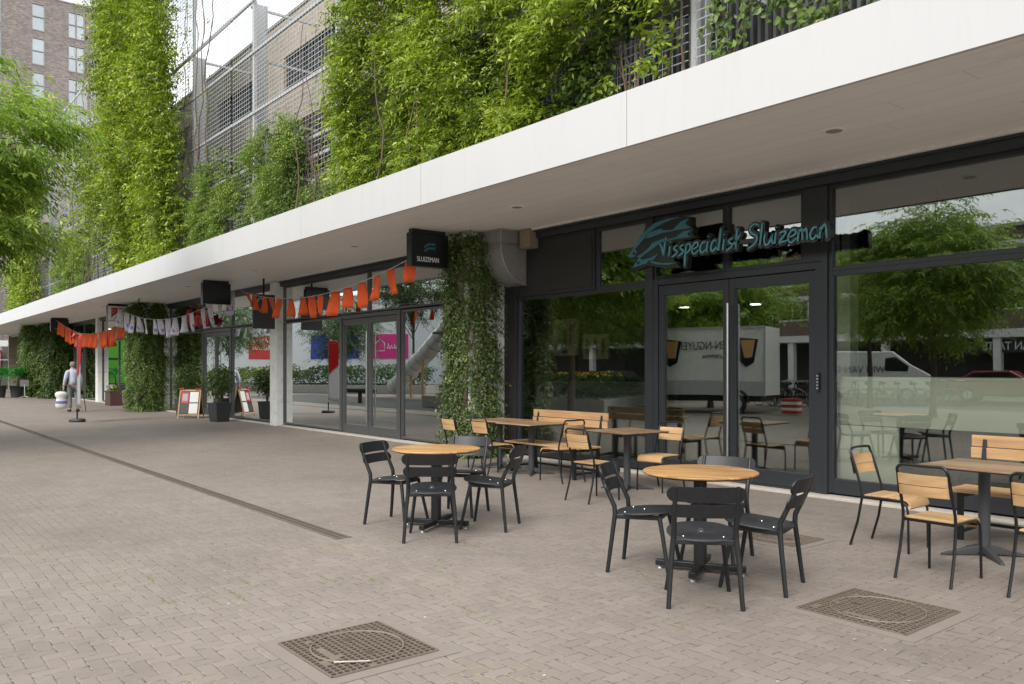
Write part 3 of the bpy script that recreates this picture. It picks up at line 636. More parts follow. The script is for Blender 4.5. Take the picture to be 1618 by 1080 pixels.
wall_vine('wisteria', 'distant wisteria column on the far screen behind the street tree', (-60.5, -50.5), (4.5, 14.2), lambda X, Z: np.clip((rag(X, Z, 38, .8) - .12) * 4, 0, 1) * np.clip((X + 60) * .8, 0, 1) * np.clip((-51 - X) * .8, 0, 1), 5200, .42, MT['yellowgreen'], 37, bulge=1.1, pairs=3, ll=.2, stems=6)
wall_vine('climbing_shrub', 'small plants on the far screen just left of the wisteria curtain', (-48, -41), (4.5, 8.6), maskS(-44, 5.5, 3.4, 2.6, 39), 1500, .34, MT['wist'], 38, bulge=.5, pairs=3, ll=.15, stems=6)
def maskR(X, Z): return np.clip((rag(X, Z, 41, 2.4) - .3) * 3.2, 0, 1)
wall_vine('creeper', 'dark creeper with large leaves above the near end of the canopy', (-6.5, -2.4), (4.5, 7.0), maskR, 260, .2, MT['ivy'], 39, bulge=.5, pairs=2, ll=.1, lw=.5, stems=14, broad=2600, bmat=MT['broad'])
wall_vine('creeper', 'large pale leaves trailing over the mesh right of the bright wisteria', (-8.4, -6.9), (5.0, 7.0), lambda X, Z: np.clip((rag(X, Z, 42, 2.2) - .35) * 3, 0, 1) * (Z > 5.5), 160, .25, MT['yellowgreen'], 40, bulge=.5, pairs=3, ll=.12, lw=.6, stems=3, broad=160, bmat=MT['yellowgreen'])

def pillar_ivy(label, cx, cy, hw, n, nb, seed, flare=.35, mat='climb', ln=.2, ztop=SZ - .02):
    rs = np.random.RandomState(seed); root = empty('pillar_climber', (cx, cy, 0), 0, label, 'climbing plant', 'climbers wrapped round the pillars')
    z = rs.rand(n * 2) * ztop; a = rs.rand(n * 2) * 2 * math.pi; gap = vnoise(np.cos(a) * 2.2 + np.sin(a) * 1.1, z, seed, 1.7); k = gap + rs.rand(len(z)) * .4 > .40; z = z[k][:n]; a = a[k][:n]
    rr = hw * (1.05 + .28 * vnoise(a * 2, z, seed + 1, 1.6) + flare * np.exp(-z * 2.2)) * (1 - .0 * z)
    s = np.maximum(np.abs(np.cos(a)), np.abs(np.sin(a))); rr = rr / s ** .55
    P = np.stack([np.cos(a) * rr, np.sin(a) * rr, z], 1); P[:, :2] *= (.86 + .18 * rs.rand(len(P)))[:, None]
    P[:, 1] = np.minimum(P[:, 1], .45)
    D = np.stack([np.cos(a), np.sin(a), rs.normal(-.25, .35, len(a))], 1) + rs.normal(0, .35, (len(a), 3)); L = ln * (.6 + .8 * rs.rand(len(a)))
    V, Q = sprays(P, D, L, 4, ln * .36, .42, rs, .5); np_mesh('foliage', V, Q, MT[mat], root)
    P2 = P[rs.randint(0, len(P), nb)] * np.array([.97, .97, 1]); V, Q = leaves(P2, P2 * np.array([1, 1, 0]) + [0, 0, .3], ln * .38, rs); np_mesh('ivy_leaves', V, Q, MT['ivy'], root)
    mb = MB()
    for sidx in range(24):
        a0 = rs.rand() * 2 * math.pi; pts = []; zz = 0
        while zz < ztop:
            r0 = hw * 1.12; s0 = max(abs(math.cos(a0)), abs(math.sin(a0))) ** .55; pts.append((math.cos(a0) * r0 / s0, min(.45, math.sin(a0) * r0 / s0), zz)); zz += .28; a0 += rs.normal(0, .12)
        mb.tube(pts, [max(.008, .042 * (1 - i / len(pts)) + .008) for i in range(len(pts))], 6)
    mb.build('stem', MT['bark2'], root); return root
pillar_ivy('leafy climber wrapping the pillar beside the fish shop, with woody stems showing', -11.80, 8.66, .29, 3900, 3200, 51, flare=.25, ln=.19)
pillar_ivy('dark green climber wrapping the pillar behind the sandwich board and flower boxes', -31.72, 8.6,   .45, 4600, 5000, 52, .2, 'broad', .24)
pillar_ivy('broad dark climber wrapping the farthest pillar near the potted palms', -51.6, 8.4, .62, 4200, 4200, 53, .6, 'broad', .34)
pillar_ivy('spreading climber beside the farthest pillar, reaching over the shop glass', -48.4, 8.75, .45, 3000, 3400, 54, .5, 'ivy', .36)

# ================================================================== TREES
tree('feathery green street tree at the left edge overhanging the paving', (-19.75, -.05, 0), 2.7, (0.4, .35, 5.5), (3.0, 3.3, 2.55), 120, 11500, 61, group='feathery street trees', ln=.40, trunk_r=.13, ll=.155, flat=.12, sp=.85)
tg = 'feathery street trees'
tree('spreading street tree mirrored in the large right shop window, behind the van', (-11.9, -8.4, 0), 2.1, (0, 0, 4.6), (2.7, 2.7, 2.3), 80, 6500, 62, group=tg, ln=.42, ll=.16)
tree('street tree standing beside the white catering trailer across the paving', (-20.4, -8.2, 0), 2.3, (0, 0, 4.8), (3.0, 3.0, 2.2), 80, 6500, 63, group=tg, ln=.44, ll=.16)
tree('street tree above the parked bicycles across the paving', (-16.2, -12.6, 0), 2.3, (0, 0, 4.7), (2.6, 2.6, 2.0), 60, 4000, 64, group=tg, ln=.42, ll=.11)
tree('street tree in the raised shrub bed across the paving', (-25.5, -5.8, 0), 2.2, (0, 0, 4.7), (3.1, 3.1, 2.3), 80, 6500, 65, group=tg, ln=.44, ll=.16)
tree('shady tree behind the raised shrub bed, mirrored in the left fish shop window', (-31.5, -13.5, 0), 2.2, (0, 0, 5.0), (3.6, 3.4, 2.8), 60, 4200, 77, 'hedge', tg, .5, ll=.15, flat=.4)
tree('shady tree farther right behind the raised shrub bed, near the parked car', (-26, -15.5, 0), 2.2, (0, 0, 4.9), (3.4, 3.4, 2.8), 60, 4200, 78, 'hedge', tg, .5, ll=.15, flat=.4)
tree('round green tree beside the playground slide, mirrored in the middle shop door', (-30.5, -9.0, 0), 2.2, (0, 0, 5.4), (3.2, 3.2, 2.7), 60, 4400, 66, 'hedge', tg, .45, ll=.13, flat=.4)
tree('round green tree before the white hall, mirrored in the middle shop window', (-49, -7.0, 0), 2.0, (0, 0, 4.3), (2.2, 2.2, 1.9), 45, 2600, 67, 'hedge', tg, .45, ll=.15, flat=.4)
tree('leafy tree near the far hall corner, mirrored in the shop with the red script sign', (-56, -2.0, 0), 2.0, (0, 0, 4.8), (2.6, 2.6, 2.2), 45, 2600, 68, 'hedge', tg, .5, ll=.16, flat=.4)
tree('tall far tree rising above the white hall, mirrored in the upper shop glass', (-54, -15.5, 0), 3.5, (0, 0, 8.6), (4.4, 4.4, 3.0), 50, 3000, 75, 'hedge', tg, .6, ll=.22, flat=.4)
tree('tall far tree between the white hall and the brown apartment row', (-45, -18, 0), 3.5, (0, 0, 8.4), (4.2, 4.2, 3.2), 50, 3000, 76, 'hedge', tg, .6, ll=.22, flat=.4)
tree('street tree at the near end of the row behind the viewer', (-3.5, -10.5, 0), 2.3, (0, 0, 5.0), (2.9, 2.9, 2.2), 50, 3200, 69, group=tg, ln=.42, ll=.11)

# ================================================================== SIGNS
STK = {  # brush lettering, unit = x-height
 'V': (1.15, [[(-.05, 1.45), (.3, .95), (.5, 0)], [(.5, 0), (.62, 1.0), (.85, 2.0)]]),
 'i': (.5, [[(.05, 0), (.2, 1)], [(.28, 1.42), (.31, 1.52)]]),
 's': (.78, [[(.7, 1), (.3, .85), (.28, .65), (.6, .45), (.55, .2), (.25, .02), (-.05, -.1)]]),
 'p': (.9, [[(.22, 1), (.1, 0), (0, -1.15)], [(.2, .85), (.5, 1.02), (.75, .8), (.6, .35), (.2, .1)]]),
 'e': (.95, [[(.02, .42), (.4, .5), (.78, .72), (.72, 1.02), (.38, 1.0), (.06, .6), (.06, .18), (.35, -.05), (.85, .3)]]),
 'c': (.8, [[(.72, .95), (.4, .95), (.1, .55), (.15, .1), (.4, 0), (.75, .28)]]),
 'a': (.95, [[(.75, .95), (.4, 1), (.08, .5), (.2, .05), (.5, .15), (.75, .6), (.78, .95)], [(.78, .95), (.72, .4), (.88, .02)]]),
 'l': (.45, [[(.3, 2.05), (.15, 1), (.02, 0)]]),
 't': (.9, [[(.45, 1.85), (.3, .9), (.25, 0)], [(-.15, .35), (.3, .7), (.75, 1.25)]]),
 'S': (1.35, [[(1.3, 1.85), (.8, 2.05), (.35, 1.75), (.45, 1.3), (1.0, .95), (1.05, .55), (.65, .1), (.1, -.15)]]),
 'u': (1.05, [[(.12, 1), (.02, .4), (.22, .0), (.6, .25), (.88, 1)], [(.88, 1), (.82, .4), (.95, 0)]]),
 'z': (.9, [[(.05, .9), (.4, 1.0), (.75, .98), (.4, .5), (.02, .05), (.45, .12), (.9, .2)]]),
 'm': (1.15, [[(.0, 0), (.15, 1)], [(.13, .75), (.45, 1.0), (.48, .05)], [(.48, .7), (.85, 1.0), (.95, .05)]]),
 'n': (.85, [[(.0, 0), (.12, 1)], [(.1, .6), (.45, 1.15), (.6, .9), (.7, -.05)]]),
 'M': (1.5, [[(0, 0), (.35, 1.9), (.65, .5), (1.1, 2.0), (1.25, 0)]]),
 'o': (.85, [[(.4, 1), (.08, .6), (.2, .05), (.55, .15), (.65, .7), (.4, 1)]]),
 'd': (.95, [[(.7, .8), (.35, .95), (.08, .45), (.25, .03), (.6, .3)], [(.9, 2.0), (.7, .6), (.75, 0)]]),
 'r': (.7, [[(0, 0), (.15, 1)], [(.12, .6), (.35, .95), (.65, .9)]]),
 'h': (.9, [[(.2, 2.0), (0, 0)], [(.08, .6), (.4, 1), (.6, .7), (.65, 0)]]),
 ' ': (.6, []) }
def smooth2(p, k=4):
    if len(p) < 3: return p
    o = []
    for i in range(len(p) - 1):
        p0, p1, p2, p3 = p[max(i - 1, 0)], p[i], p[i + 1], p[min(i + 2, len(p) - 1)]
        for j in range(k):
            t = j / k; o.append(tuple(.5 * (2 * p1[c] + (p2[c] - p0[c]) * t + (2 * p0[c] - 5 * p1[c] + 4 * p2[c] - p3[c]) * t * t + (-p0[c] + 3 * p1[c] - 3 * p2[c] + p3[c]) * t ** 3) for c in (0, 1)))
    o.append(p[-1]); return o
def brush(mb, s, ox, oz, u, w, y0, y1, slope=0.0):
    """letters as flat strokes standing between y0 and y1"""
    x = 0
    for ch in s:
        adv, st = STK[ch]
        for pl in st:
            q = smooth2(pl); q = [(ox + (x + a) * u, oz + b * u + slope * (x + a) * u) for a, b in q]
            n = len(q); L = []; Rr = []
            for i, p in enumerate(q):
                a = q[max(i - 1, 0)]; b = q[min(i + 1, n - 1)]; dx, dz = b[0] - a[0], b[1] - a[1]; l = math.hypot(dx, dz) or 1
                ww = w * (.62 + .38 * math.sin(math.pi * (i + .6) / (n + .2))); L.append((p[0] - dz / l * ww / 2, p[1] + dx / l * ww / 2)); Rr.append((p[0] + dz / l * ww / 2, p[1] - dx / l * ww / 2))
            vs = [(a, y0, b) for a, b in L] + [(a, y0, b) for a, b in Rr] + [(a, y1, b) for a, b in L] + [(a, y1, b) for a, b in Rr]
            fs = []
            for i in range(n - 1): fs += [(i, i + 1, n + i + 1, n + i), (2 * n + i, 3 * n + i, 3 * n + i + 1, 2 * n + i + 1), (i, 2 * n + i, 2 * n + i + 1, i + 1), (n + i, n + i + 1, 3 * n + i + 1, 3 * n + i)]
            fs += [(0, n, 3 * n, 2 * n), (n - 1, 3 * n - 1, 4 * n - 1, 2 * n - 1)]
            mb.add(vs, fs)
            if w > .06:      # round ends on the broad backing strokes
                for p in (q[0], q[-1]):
                    mb.prism([(p[0] + w * .42 * math.cos(t * math.pi / 5), p[1] + w * .42 * math.sin(t * math.pi / 5)) for t in range(10)], lambda a, b: (a, y1 - .0003, b), lambda a, b: (a, y0 + .0003, b))
        x += adv
    return x * u
def spr(poly, y0, y1): return lambda mb: mb.prism(poly, lambda a, b: (a, y1, b), lambda a, b: (a, y0, b))
sg = empty('shop_sign', (-6.4, 8.8, 3.1), 0, 'dark cut-out shop sign with teal fish logo and lettering Visspecialist Sluizeman above the door', 'sign'); so = -Vector(sg.location)
outer = [(-8.154, 3.168), (-8.018, 3.287), (-7.826, 3.518), (-7.568, 3.602), (-7.183, 3.610), (-7.02, 3.575), (-7.02, 3.466), (-6.97, 3.40), (-7.0, 3.358), (-6.95, 3.301), (-7.3, 3.276), (-7.5, 3.20), (-7.3, 3.02), (-7.2, 2.92), (-7.456, 2.925), (-7.768, 2.995), (-8.033, 2.945), (-8.09, 2.99), (-8.01, 3.095), (-8.14, 3.13)]
U = .1345; TX, TZ, SL = -7.55, 3.085, -.014
bk = MB(); spr(outer, 8.75, 8.86)(bk); brush(bk, 'Visspecialist Sluizeman', TX, TZ, U, .085, 8.752, 8.84, SL)
bk.box(-7.2, -6.0, 8.756, 8.82, 3.12, 3.17)
ob = bk.build('backing', MT['signblack'], sg); ob.location = so
fish = [[(-8.146, 3.172), (-8.033, 3.255), (-7.899, 3.439), (-7.653, 3.571), (-7.4, 3.600), (-7.183, 3.593), (-7.4, 3.568), (-7.582, 3.523), (-7.768, 3.444), (-7.826, 3.386), (-8.003, 3.252), (-7.966, 3.203), (-8.003, 3.151), (-8.093, 3.139)],
 [(-7.811, 3.378), (-7.753, 3.453), (-7.511, 3.482), (-7.511, 3.455), (-7.318, 3.435), (-7.183, 3.527), (-7.051, 3.556), (-7.104, 3.495), (-7.012, 3.42), (-7.264, 3.422), (-7.511, 3.412), (-7.71, 3.382)],
 [(-7.966, 3.148), (-7.87, 3.17), (-7.739, 3.244), (-7.681, 3.302), (-7.47, 3.342), (-7.456, 3.319), (-7.264, 3.327), (-7.13, 3.394), (-6.992, 3.395), (-7.064, 3.354), (-7.051, 3.321), (-6.999, 3.304), (-7.264, 3.306), (-7.539, 3.286), (-7.681, 3.215), (-7.826, 3.155), (-7.914, 3.109)],
 [(-8.048, 2.989), (-7.929, 3.121), (-7.87, 3.082), (-7.71, 3.098), (-7.568, 3.138), (-7.653, 3.071), (-7.782, 3.029), (-7.914, 3.009)],
 [(-7.753, 3.07), (-7.653, 3.038), (-7.511, 3.002), (-7.223, 2.984), (-7.4, 2.968), (-7.61, 2.996), (-7.768, 3.05)]]
fm = MB()
for p in fish: spr(p, 8.735, 8.749)(fm)
ob = fm.build('fish_logo', MT['teal'], sg); ob.location = so
em = MB(); em.mi = 0
for (x, z) in ((-8.02, 3.19), (-7.94, 3.05)): em.prism([(x + .028 * math.cos(t * .63), z + .02 * math.sin(t * .63)) for t in range(10)], lambda a, b: (a, 8.734, b), lambda a, b: (a, 8.728, b))
ob = em.build('fish_eye', MT['signblack'], sg); ob.location = so
lm = MB(); brush(lm, 'Visspecialist Sluizeman', TX, TZ, U, .023, 8.735, 8.75, SL); ob = lm.build('lettering', MT['tealpale'], sg); ob.location = so
mt = MB()
for x in (-7.9, -7.0, -6.1, -5.3): mt.box(x - .015, x + .015, 8.86, 9.12, 3.08, 3.12)
ob = mt.build('mounting_arm', MT['black'], sg); ob.location = so

def blade(label, x, kind):
    r = empty('blade_sign', (x, 7.76, 3.3), 0, label, 'sign', 'square blade signs hung under the canopy')
    m = MT['signblack'] if kind != 'tri' else MT['column']
    MB().box(-.05, .09, -.36, .36, 0, .54).build('sign_box', m, r, .006)
    MB().box(-.06, .1, -.375, -.361, -.012, .552).box(-.06, .1, .361, .375, -.012, .552).box(-.06, .1, -.361, .361, -.013, -.001).box(-.06, .1, -.361, .361, .541, .553).build('sign_frame', MT['black'], r)
    MB().box(-.06, .06, -.33, .34, .554, .619).build('bracket', MT['dark'], r)
    if kind == 'fish':
        text_obj('lettering', 'SLUIZEMAN', .118, MT['lettering'], r, (.094, -.04, .105), (R(90), 0, R(90)), .003, sx=.72)
        f = MB()
        for dz in (0, -.07): f.prism([(-.12, .33 + dz), (-.04, .385 + dz), (.12, .40 + dz), (.09, .375 + dz), (.12, .355 + dz), (0, .36 + dz), (-.07, .33 + dz), (-.1, .30 + dz)], lambda a, b: (.0905, a, b), lambda a, b: (.094, a, b))
        f.build('fish_logo', MT['teal'], r)
    if kind == 'tri':
        MB().prism([(-.24, .47), (.16, .47), (-.24, .1)], lambda a, b: (.0905, a, b), lambda a, b: (.095, a, b)).build('red_triangle', MT['red'], r)
        MB().prism([(-.17, .05), (.26, .47), (.29, .47), (-.14, .05)], lambda a, b: (.0905, a, b), lambda a, b: (.094, a, b)).build('stripe', MT['duct'], r)
        f = MB(); f.tube([(.097, -.16 + .07 * math.cos(t), .34 + .05 * math.sin(t)) for t in np.linspace(0, 5, 12)], .006, 5); f.build('emblem', MT['column'], r)
    if kind == 'text': text_obj('lettering', 'DE BEREN', .1, MT['duct'], r, (.094, 0, .1), (R(90), 0, R(90)), .003, sx=.9)
    return r
blade('black blade sign with faint fish logo and white word SLUIZEMAN', -11.9, 'fish')
blade('plain black blade sign hanging between white and orange bunting', -22.3, 'plain')
blade('white blade sign with a red triangle above the orange bunting', -32.6, 'tri')
blade('dark blade sign with faint wording above the flag and the walking person', -43.2, 'text')
# red script sign over the shop with potted shrubs
r = empty('shop_sign', (-27.4, 9.05, 3.0), 0, 'red handwritten script sign above the door behind the potted shrubs', 'sign')
mb = MB(); brush(mb, 'Mondriaan', -1.35, .0, .27, .075, -.05, .02, .0); mb.build('lettering', MT['red'], r)
MB().box(-1.3, 1.25, .03, .07, .05, .09).box(-.9, -.87, .07, .12, .05, .09).box(.8, .83, .07, .12, .05, .09).build('rail', MT['dark'], r)
r = empty('shop_sign', (-36.6, 9.05, 3.1), 0, 'white letters DE BER partly behind orange bunting and the pillar climber', 'sign')
text_obj('lettering', 'DE BEREN', .62, MT['lettering'], r, (0, 0, 0), (R(90), 0, 0), .03, sx=.95)
MB().box(-2.2, 2.2, .04, .1, -.28, .28).build('backing', MT['signblack'], r)
# oval crest hanging by the third column
r = empty('crest_sign', (-20.95, 8.55, 3.05), 0, 'small dark hanging panel with white oval ring beside the white column', 'sign')
MB().box(-.03, .03, -.3, .3, -.45, .45).build('panel', MT['pot'], r, .004)
MB().tube([(.045, -.1 + .09 * math.cos(t), .18 + .17 * math.sin(t)) for t in np.linspace(0, 2 * math.pi, 25)], .012, 6, False).build('oval_ring', MT['lettering'], r)
MB().box(-.02, .02, -.02, .02, .45, .87).build('hanger', MT['black'], r)

# duct and junction box on the fish shop
r = empty('ventilation_duct', (-11.15, 8.9, 3.92), 0, 'galvanised square duct elbow turning from the canopy into the wall beside the climber', 'duct')
x0, x1 = -.23, .23; prof = [(-.30, .0), (-.30, -.25)] + [(-.30 + .6 * (1 - math.cos(t)), -.25 - .68 * math.sin(t)) for t in np.linspace(.12, math.pi / 2, 12)]
inn = [(.23, .0), (.23, -.25), (.25, -.29), (.30, -.32)]
poly = prof + inn[::-1]
MB().prism(poly, lambda a, b: (x1, a, b), lambda a, b: (x0, a, b)).build('elbow', MT['duct'], r, .006)
fl = MB().box(x0 - .02, x1 + .02, -.32, .25, -.27, -.245).box(x0 - .02, x1 + .02, .27, .30, -.95, -.30).box(x0 - .025, x1 + .025, -.33, .26, -.03, -.005)
for s in (x0 - .006, x1 + .0): fl.tube([(s + .003, a, b) for a, b in prof], .011, 5)
fl.build('flange', MT['steel'], r, .003)
r = empty('cable_box', (-10.72, 9.05, 3.6), 0, 'pale square box fixed under the canopy beside the duct', 'box')
MB().box(-.13, .13, -.1, .1, 0, .31).build('body', simple('cable_box_board', (.27, .22, .16), .7), r, .005); MB().box(-.02, .02, -.108, -.1, .1, .2).build('latch', MT['duct'], r)

# ================================================================== BUNTING
def bunting(label, a, b, sag, n, mat, seed, fw=.23, fh=.45, alt=None, mark=False):
    r = empty('bunting', a, 0, label, 'bunting'); rs = random.Random(seed); A = Vector(a); Bv = Vector(b)
    def pt(t): p = A.lerp(Bv, t) - A; p.z -= sag * 4 * t * (1 - t); return p
    MB().tube([pt(i / 40) for i in range(41)], .007, 5).build('cord', MT['whitecloth'], r)
    for k in range(n):
        t = (k + .6 + rs.uniform(-.22, .22)) / n; t1 = min(t + fw / (Bv - A).length * rs.uniform(.7, 1.1), 1); p, q = pt(t), pt(t1)
        h = fh * rs.uniform(.8, 1.1); ph = rs.uniform(0, 6); sw = rs.uniform(-.1, .12); tw = rs.uniform(-.1, .1); yaw = rs.uniform(.0, 1.1)
        rows = []
        for i in range(6):
            v = i / 5; w_ = (q - p).length; yw = -(yaw * (.45 + .55 * v)); rows.append([(p + Vector((w_ * u * math.cos(yw), -w_ * u * math.sin(yw), (q - p).z * u)) + Vector((sw * v, .04 * math.sin(ph + u * 4.5 + v * 2.5) * (.3 + v) + tw * v, -h * v - .01 * math.sin(u * 3.1) * v)))for u in (0, .25, .5, .75, 1)])
        mb = MB(); vs = [x for row in rows for x in row]; mb.add(vs, [(i * 5 + j, i * 5 + j + 1, i * 5 + j + 6, i * 5 + j + 5) for i in range(5) for j in range(4)], True)
        o = mb.build('flag', mat, r); sd_ = o.modifiers.new('cloth', 'SOLIDIFY'); sd_.thickness = .003
        if mark:
            d = MB(); f0 = rows[3]; f1 = rows[4]; d.add([f0[1] + Vector((0, -.004, 0)), f0[3] + Vector((0, -.004, 0)), f1[3] + Vector((0, -.004, 0)), f1[1] + Vector((0, -.004, 0))], [(0, 1, 2, 3)]); mk = d.build('printed_mark', MT['purple'], o)
            sd_ = mk.modifiers.new('ink', 'SOLIDIFY'); sd_.thickness = .002
    return r
bunting('orange bunting strung from the plain black sign to the fish shop sign', (-21.6, 8.2, 3.62), (-11.95, 7.5, 3.45), .42, 15, MT['orange'], 71)
bunting('white bunting with faint purple print across the second and third shops', (-32.3, 7.6, 3.80), (-22.2, 8.2, 3.68), .62, 15, MT['whitecloth'], 72, .24, .6, mark=True)
bunting('orange bunting bunched over the shop with the white lettering', (-43.0, 7.6, 3.8), (-33.0, 8.2, 3.45), .62, 18, MT['orange'], 73, .44, .62)

# ================================================================== FURNITURE
def arc(c, r, a0, a1, n): return [(c[0] + r * math.cos(a0 + (a1 - a0) * i / n), c[1] + r * math.sin(a0 + (a1 - a0) * i / n)) for i in range(n + 1)]
def make_black_chair():
    r = empty('stacking_chair'); m = MT['black']     # faces +Y
    sm = MB(); prof = []
    pts = [(.225 * math.copysign(abs(math.cos(t)) ** .8, math.cos(t)), .215 * math.copysign(abs(math.sin(t)) ** .85, math.sin(t)) + .0) for t in np.linspace(0, 2 * math.pi, 36, endpoint=False)]
    n = len(pts); layers = [(1.0, .446), (1.02, .452), (1.0, .460), (.9, .463), (.5, .456), (.1, .454)]
    vs = [(x * k, y * k * 1.08, z + .012 * abs(y) ** 2 * 4 + y * .09) for k, z in layers for x, y in pts]
    sm.add(vs, [(i * n + j, i * n + (j + 1) % n, (i + 1) * n + (j + 1) % n, (i + 1) * n + j) for i in range(len(layers) - 1) for j in range(n)], True); sm.add(vs[:n], [tuple(range(n))[::-1]]); sm.add(vs[-n:], [tuple(range(n))])
    seat = sm.build('seat', MT['seatb'], r)
    sc = MB()
    for x, y in ((-.13, -.14), (.13, -.14), (0, -.02)): sc.lathe([(.009, .4615 + y * .09), (.007, .4665 + y * .09)], (x, y, 0), 10)
    sc.build('screw', MT['chrome'], seat)
    for s in (-1, 1):
        MB().tube([(s * .235, -.25, 0), (s * .215, -.215, .30), (s * .20, -.20, .44), (s * .198, -.205, .50), (s * .198, -.285, .67), (s * .196, -.325, .80)], [.0155, .0175, .019, .019, .0165, .0155], 10).build('rear_leg', m, r)
        MB().tube([(s * .215, .215, 0), (s * .175, .16, .30), (s * .155, .13, .435)], [.0145, .0165, .0185], 10).build('front_leg', m, r)
    MB().bar((-.2, -.195, .425), (.2, -.195, .425), .03, .035).bar((-.195, -.19, .425), (-.155, .13, .425), .028, .035).bar((.195, -.19, .425), (.155, .13, .425), .028, .035).bar((-.155, .13, .425), (.155, .13, .425), .028, .035).build('seat_frame', m, r, .005)
    for (z0, z1, w) in ((.70, .80, .25), (.595, .682, .24)):
        mb = MB(); k = 16; F = []; Bk = []
        ring = []
        hh = (z1 - z0) / 2; zc = (z0 + z1) / 2
        outl = [(w - hh + hh * math.cos(t), zc + hh * math.sin(t)) for t in np.linspace(-math.pi / 2, math.pi / 2, 9)]; outl += [(x, z1) for x in np.linspace(w - hh, -w + hh, 11)[1:-1]]
        outl += [(-w + hh - hh * math.cos(t), zc + hh * math.sin(t)) for t in np.linspace(math.pi / 2, -math.pi / 2, 9)]; outl += [(x, z0) for x in np.linspace(-w + hh, w - hh, 11)[1:-1]]
        def surf(x, z, off): return (x, -.222 - (z - .55) * .33 - .045 * (1 - (x / .245) ** 2) + off, z)
        cols_ = np.array([w * math.sin(q) if abs(q) < 1.3 else w * math.sin(q) for q in np.linspace(-math.pi / 2, math.pi / 2, 41)])
        def half(x): d = w - abs(x); return hh * math.sqrt(max(0, 1 - ((hh - d) / hh) ** 2)) if d < hh else hh
        A = [surf(x, zc - max(half(x), .004), .0) for x in cols_]; C = [surf(x, zc + max(half(x), .004), .0) for x in cols_]; A2 = [surf(x, zc - max(half(x), .004), -.013) for x in cols_]; C2 = [surf(x, zc + max(half(x), .004), -.013) for x in cols_]
        mb.strip(A, C); mb.strip(C2, A2); mb.strip(C, C2, False); mb.strip(A2, A, False); mb.add([A[0], C[0], C2[0], A2[0]], [(3, 2, 1, 0)]); mb.add([A[-1], C[-1], C2[-1], A2[-1]], [(0, 1, 2, 3)])
        mb.build('back_slat', m, r)
    return r
def make_bistro_chair():
    r = empty('bistro_chair'); m = MT['tubeb']         # faces +Y
    hoop = [(-.20, -.30, .0), (-.195, -.235, .22), (-.19, -.20, .42), (-.188, -.205, .5), (-.185, -.26, .68), (-.183, -.30, .80)]
    t0 = [(-.183 + .05 * (1 - math.cos(a)), -.30 - .008, .80 + .05 * math.sin(a)) for a in np.linspace(.3, math.pi / 2, 5)]
    left = hoop + t0; right = [(-x, y, z) for x, y, z in left][::-1]
    mid = [(x, -.31 - .02 * (1 - (x / .14) ** 2), .85) for x in (-.07, 0, .07)]
    MB().tube(left + mid + right, .0115, 8).build('back_frame', m, r)
    for s in (-1, 1):
        MB().tube([(s * .185, -.20, .435), (s * .185, .02, .437), (s * .185, .14, .432), (s * .186, .18, .405), (s * .187, .195, .34), (s * .19, .20, 0)], .0105, 8).build('front_leg', m, r)
        MB().bar((s * .187, -.264, .63), (s * .184, -.296, .775), .004, .028, (0, 1, 0)).build('slat_plate', m, r)
    MB().bar((-.185, -.19, .43), (.185, -.19, .43), .012, .02).build('rear_rail', m, r); MB().bar((-.18, .16, .40), (.18, .16, .40), .012, .018).build('front_rail', m, r)
    # seat slats run across, front one rolls down
    ys = [-.185, -.118, -.051, .016, .083]
    for y in ys: MB().box(-.178, .178, y, y + .062, .440, .455).build('seat_slat', MT['slat'], r, .003)
    f = [(.15 + .0, .4475), (.178, .443), (.2, .428), (.212, .405), (.216, .375)]
    mb = MB(); A = [(-.178, y, z + .007) for y, z in f]; Bq = [(.178, y, z + .007) for y, z in f]; A2 = [(-.178, y - .012, z - .006) for y, z in f]; B2 = [(.178, y - .012, z - .006) for y, z in f]
    mb.strip(A, Bq); mb.strip(B2, A2); mb.strip(A2, A, False); mb.strip(Bq, B2, False); mb.add([A[-1], Bq[-1], B2[-1], A2[-1]], [(0, 1, 2, 3)]); mb.build('seat_front_roll', MT['slat'], r)
    for z0, z1 in ((.625, .70), (.706, .785)):
        mb = MB(); xs = np.linspace(-.182, .182, 11)
        def s_(x, z, o): return (x, -.262 - (z - .63) * .23 - .03 * (1 - (x / .182) ** 2) + o, z)
        A = [s_(x, z0, .006) for x in xs]; C = [s_(x, z1, .006) for x in xs]; A2 = [s_(x, z0, -.006) for x in xs]; C2 = [s_(x, z1, -.006) for x in xs]
        mb.strip(A, C); mb.strip(C2, A2); mb.strip(C, C2, False); mb.strip(A2, A, False); mb.add([A[0], C[0], C2[0], A2[0]], [(3, 2, 1, 0)]); mb.add([A[-1], C[-1], C2[-1], A2[-1]], [(0, 1, 2, 3)])
        mb.build('back_slat', MT['slat'], r)
    return r
def make_round_table():
    r = empty('round_table')
    MB().lathe([(.425, .753), (.432, .757), (.433, .764), (.430, .770)], n=64).build('table_top', [MT['honey']], r); MB().lathe([(.40, .742), (.431, .7525)], n=64).build('top_edge', MT['black'], r)
    MB().lathe([(.05, .05), (.05, .72)], n=20).build('pedestal', MT['black'], r); MB().box(-.15, .15, -.15, .15, .72, .742).build('mounting_plate', MT['black'], r)
    for k in range(4):
        mb = MB().box(.03, .34, -.026, .026, .028, .072); mb.xf(Matrix.Rotation(k * math.pi / 2, 4, 'Z')); f = mb.build('foot', MT['black'], r, .005)
        a = k * math.pi / 2; MB().lathe([(.02, 0), (.02, .012), (.008, .016), (.008, .03)], (.31 * math.cos(a), .31 * math.sin(a), 0), 12).build('glide', MT['steel'], f)
    return r
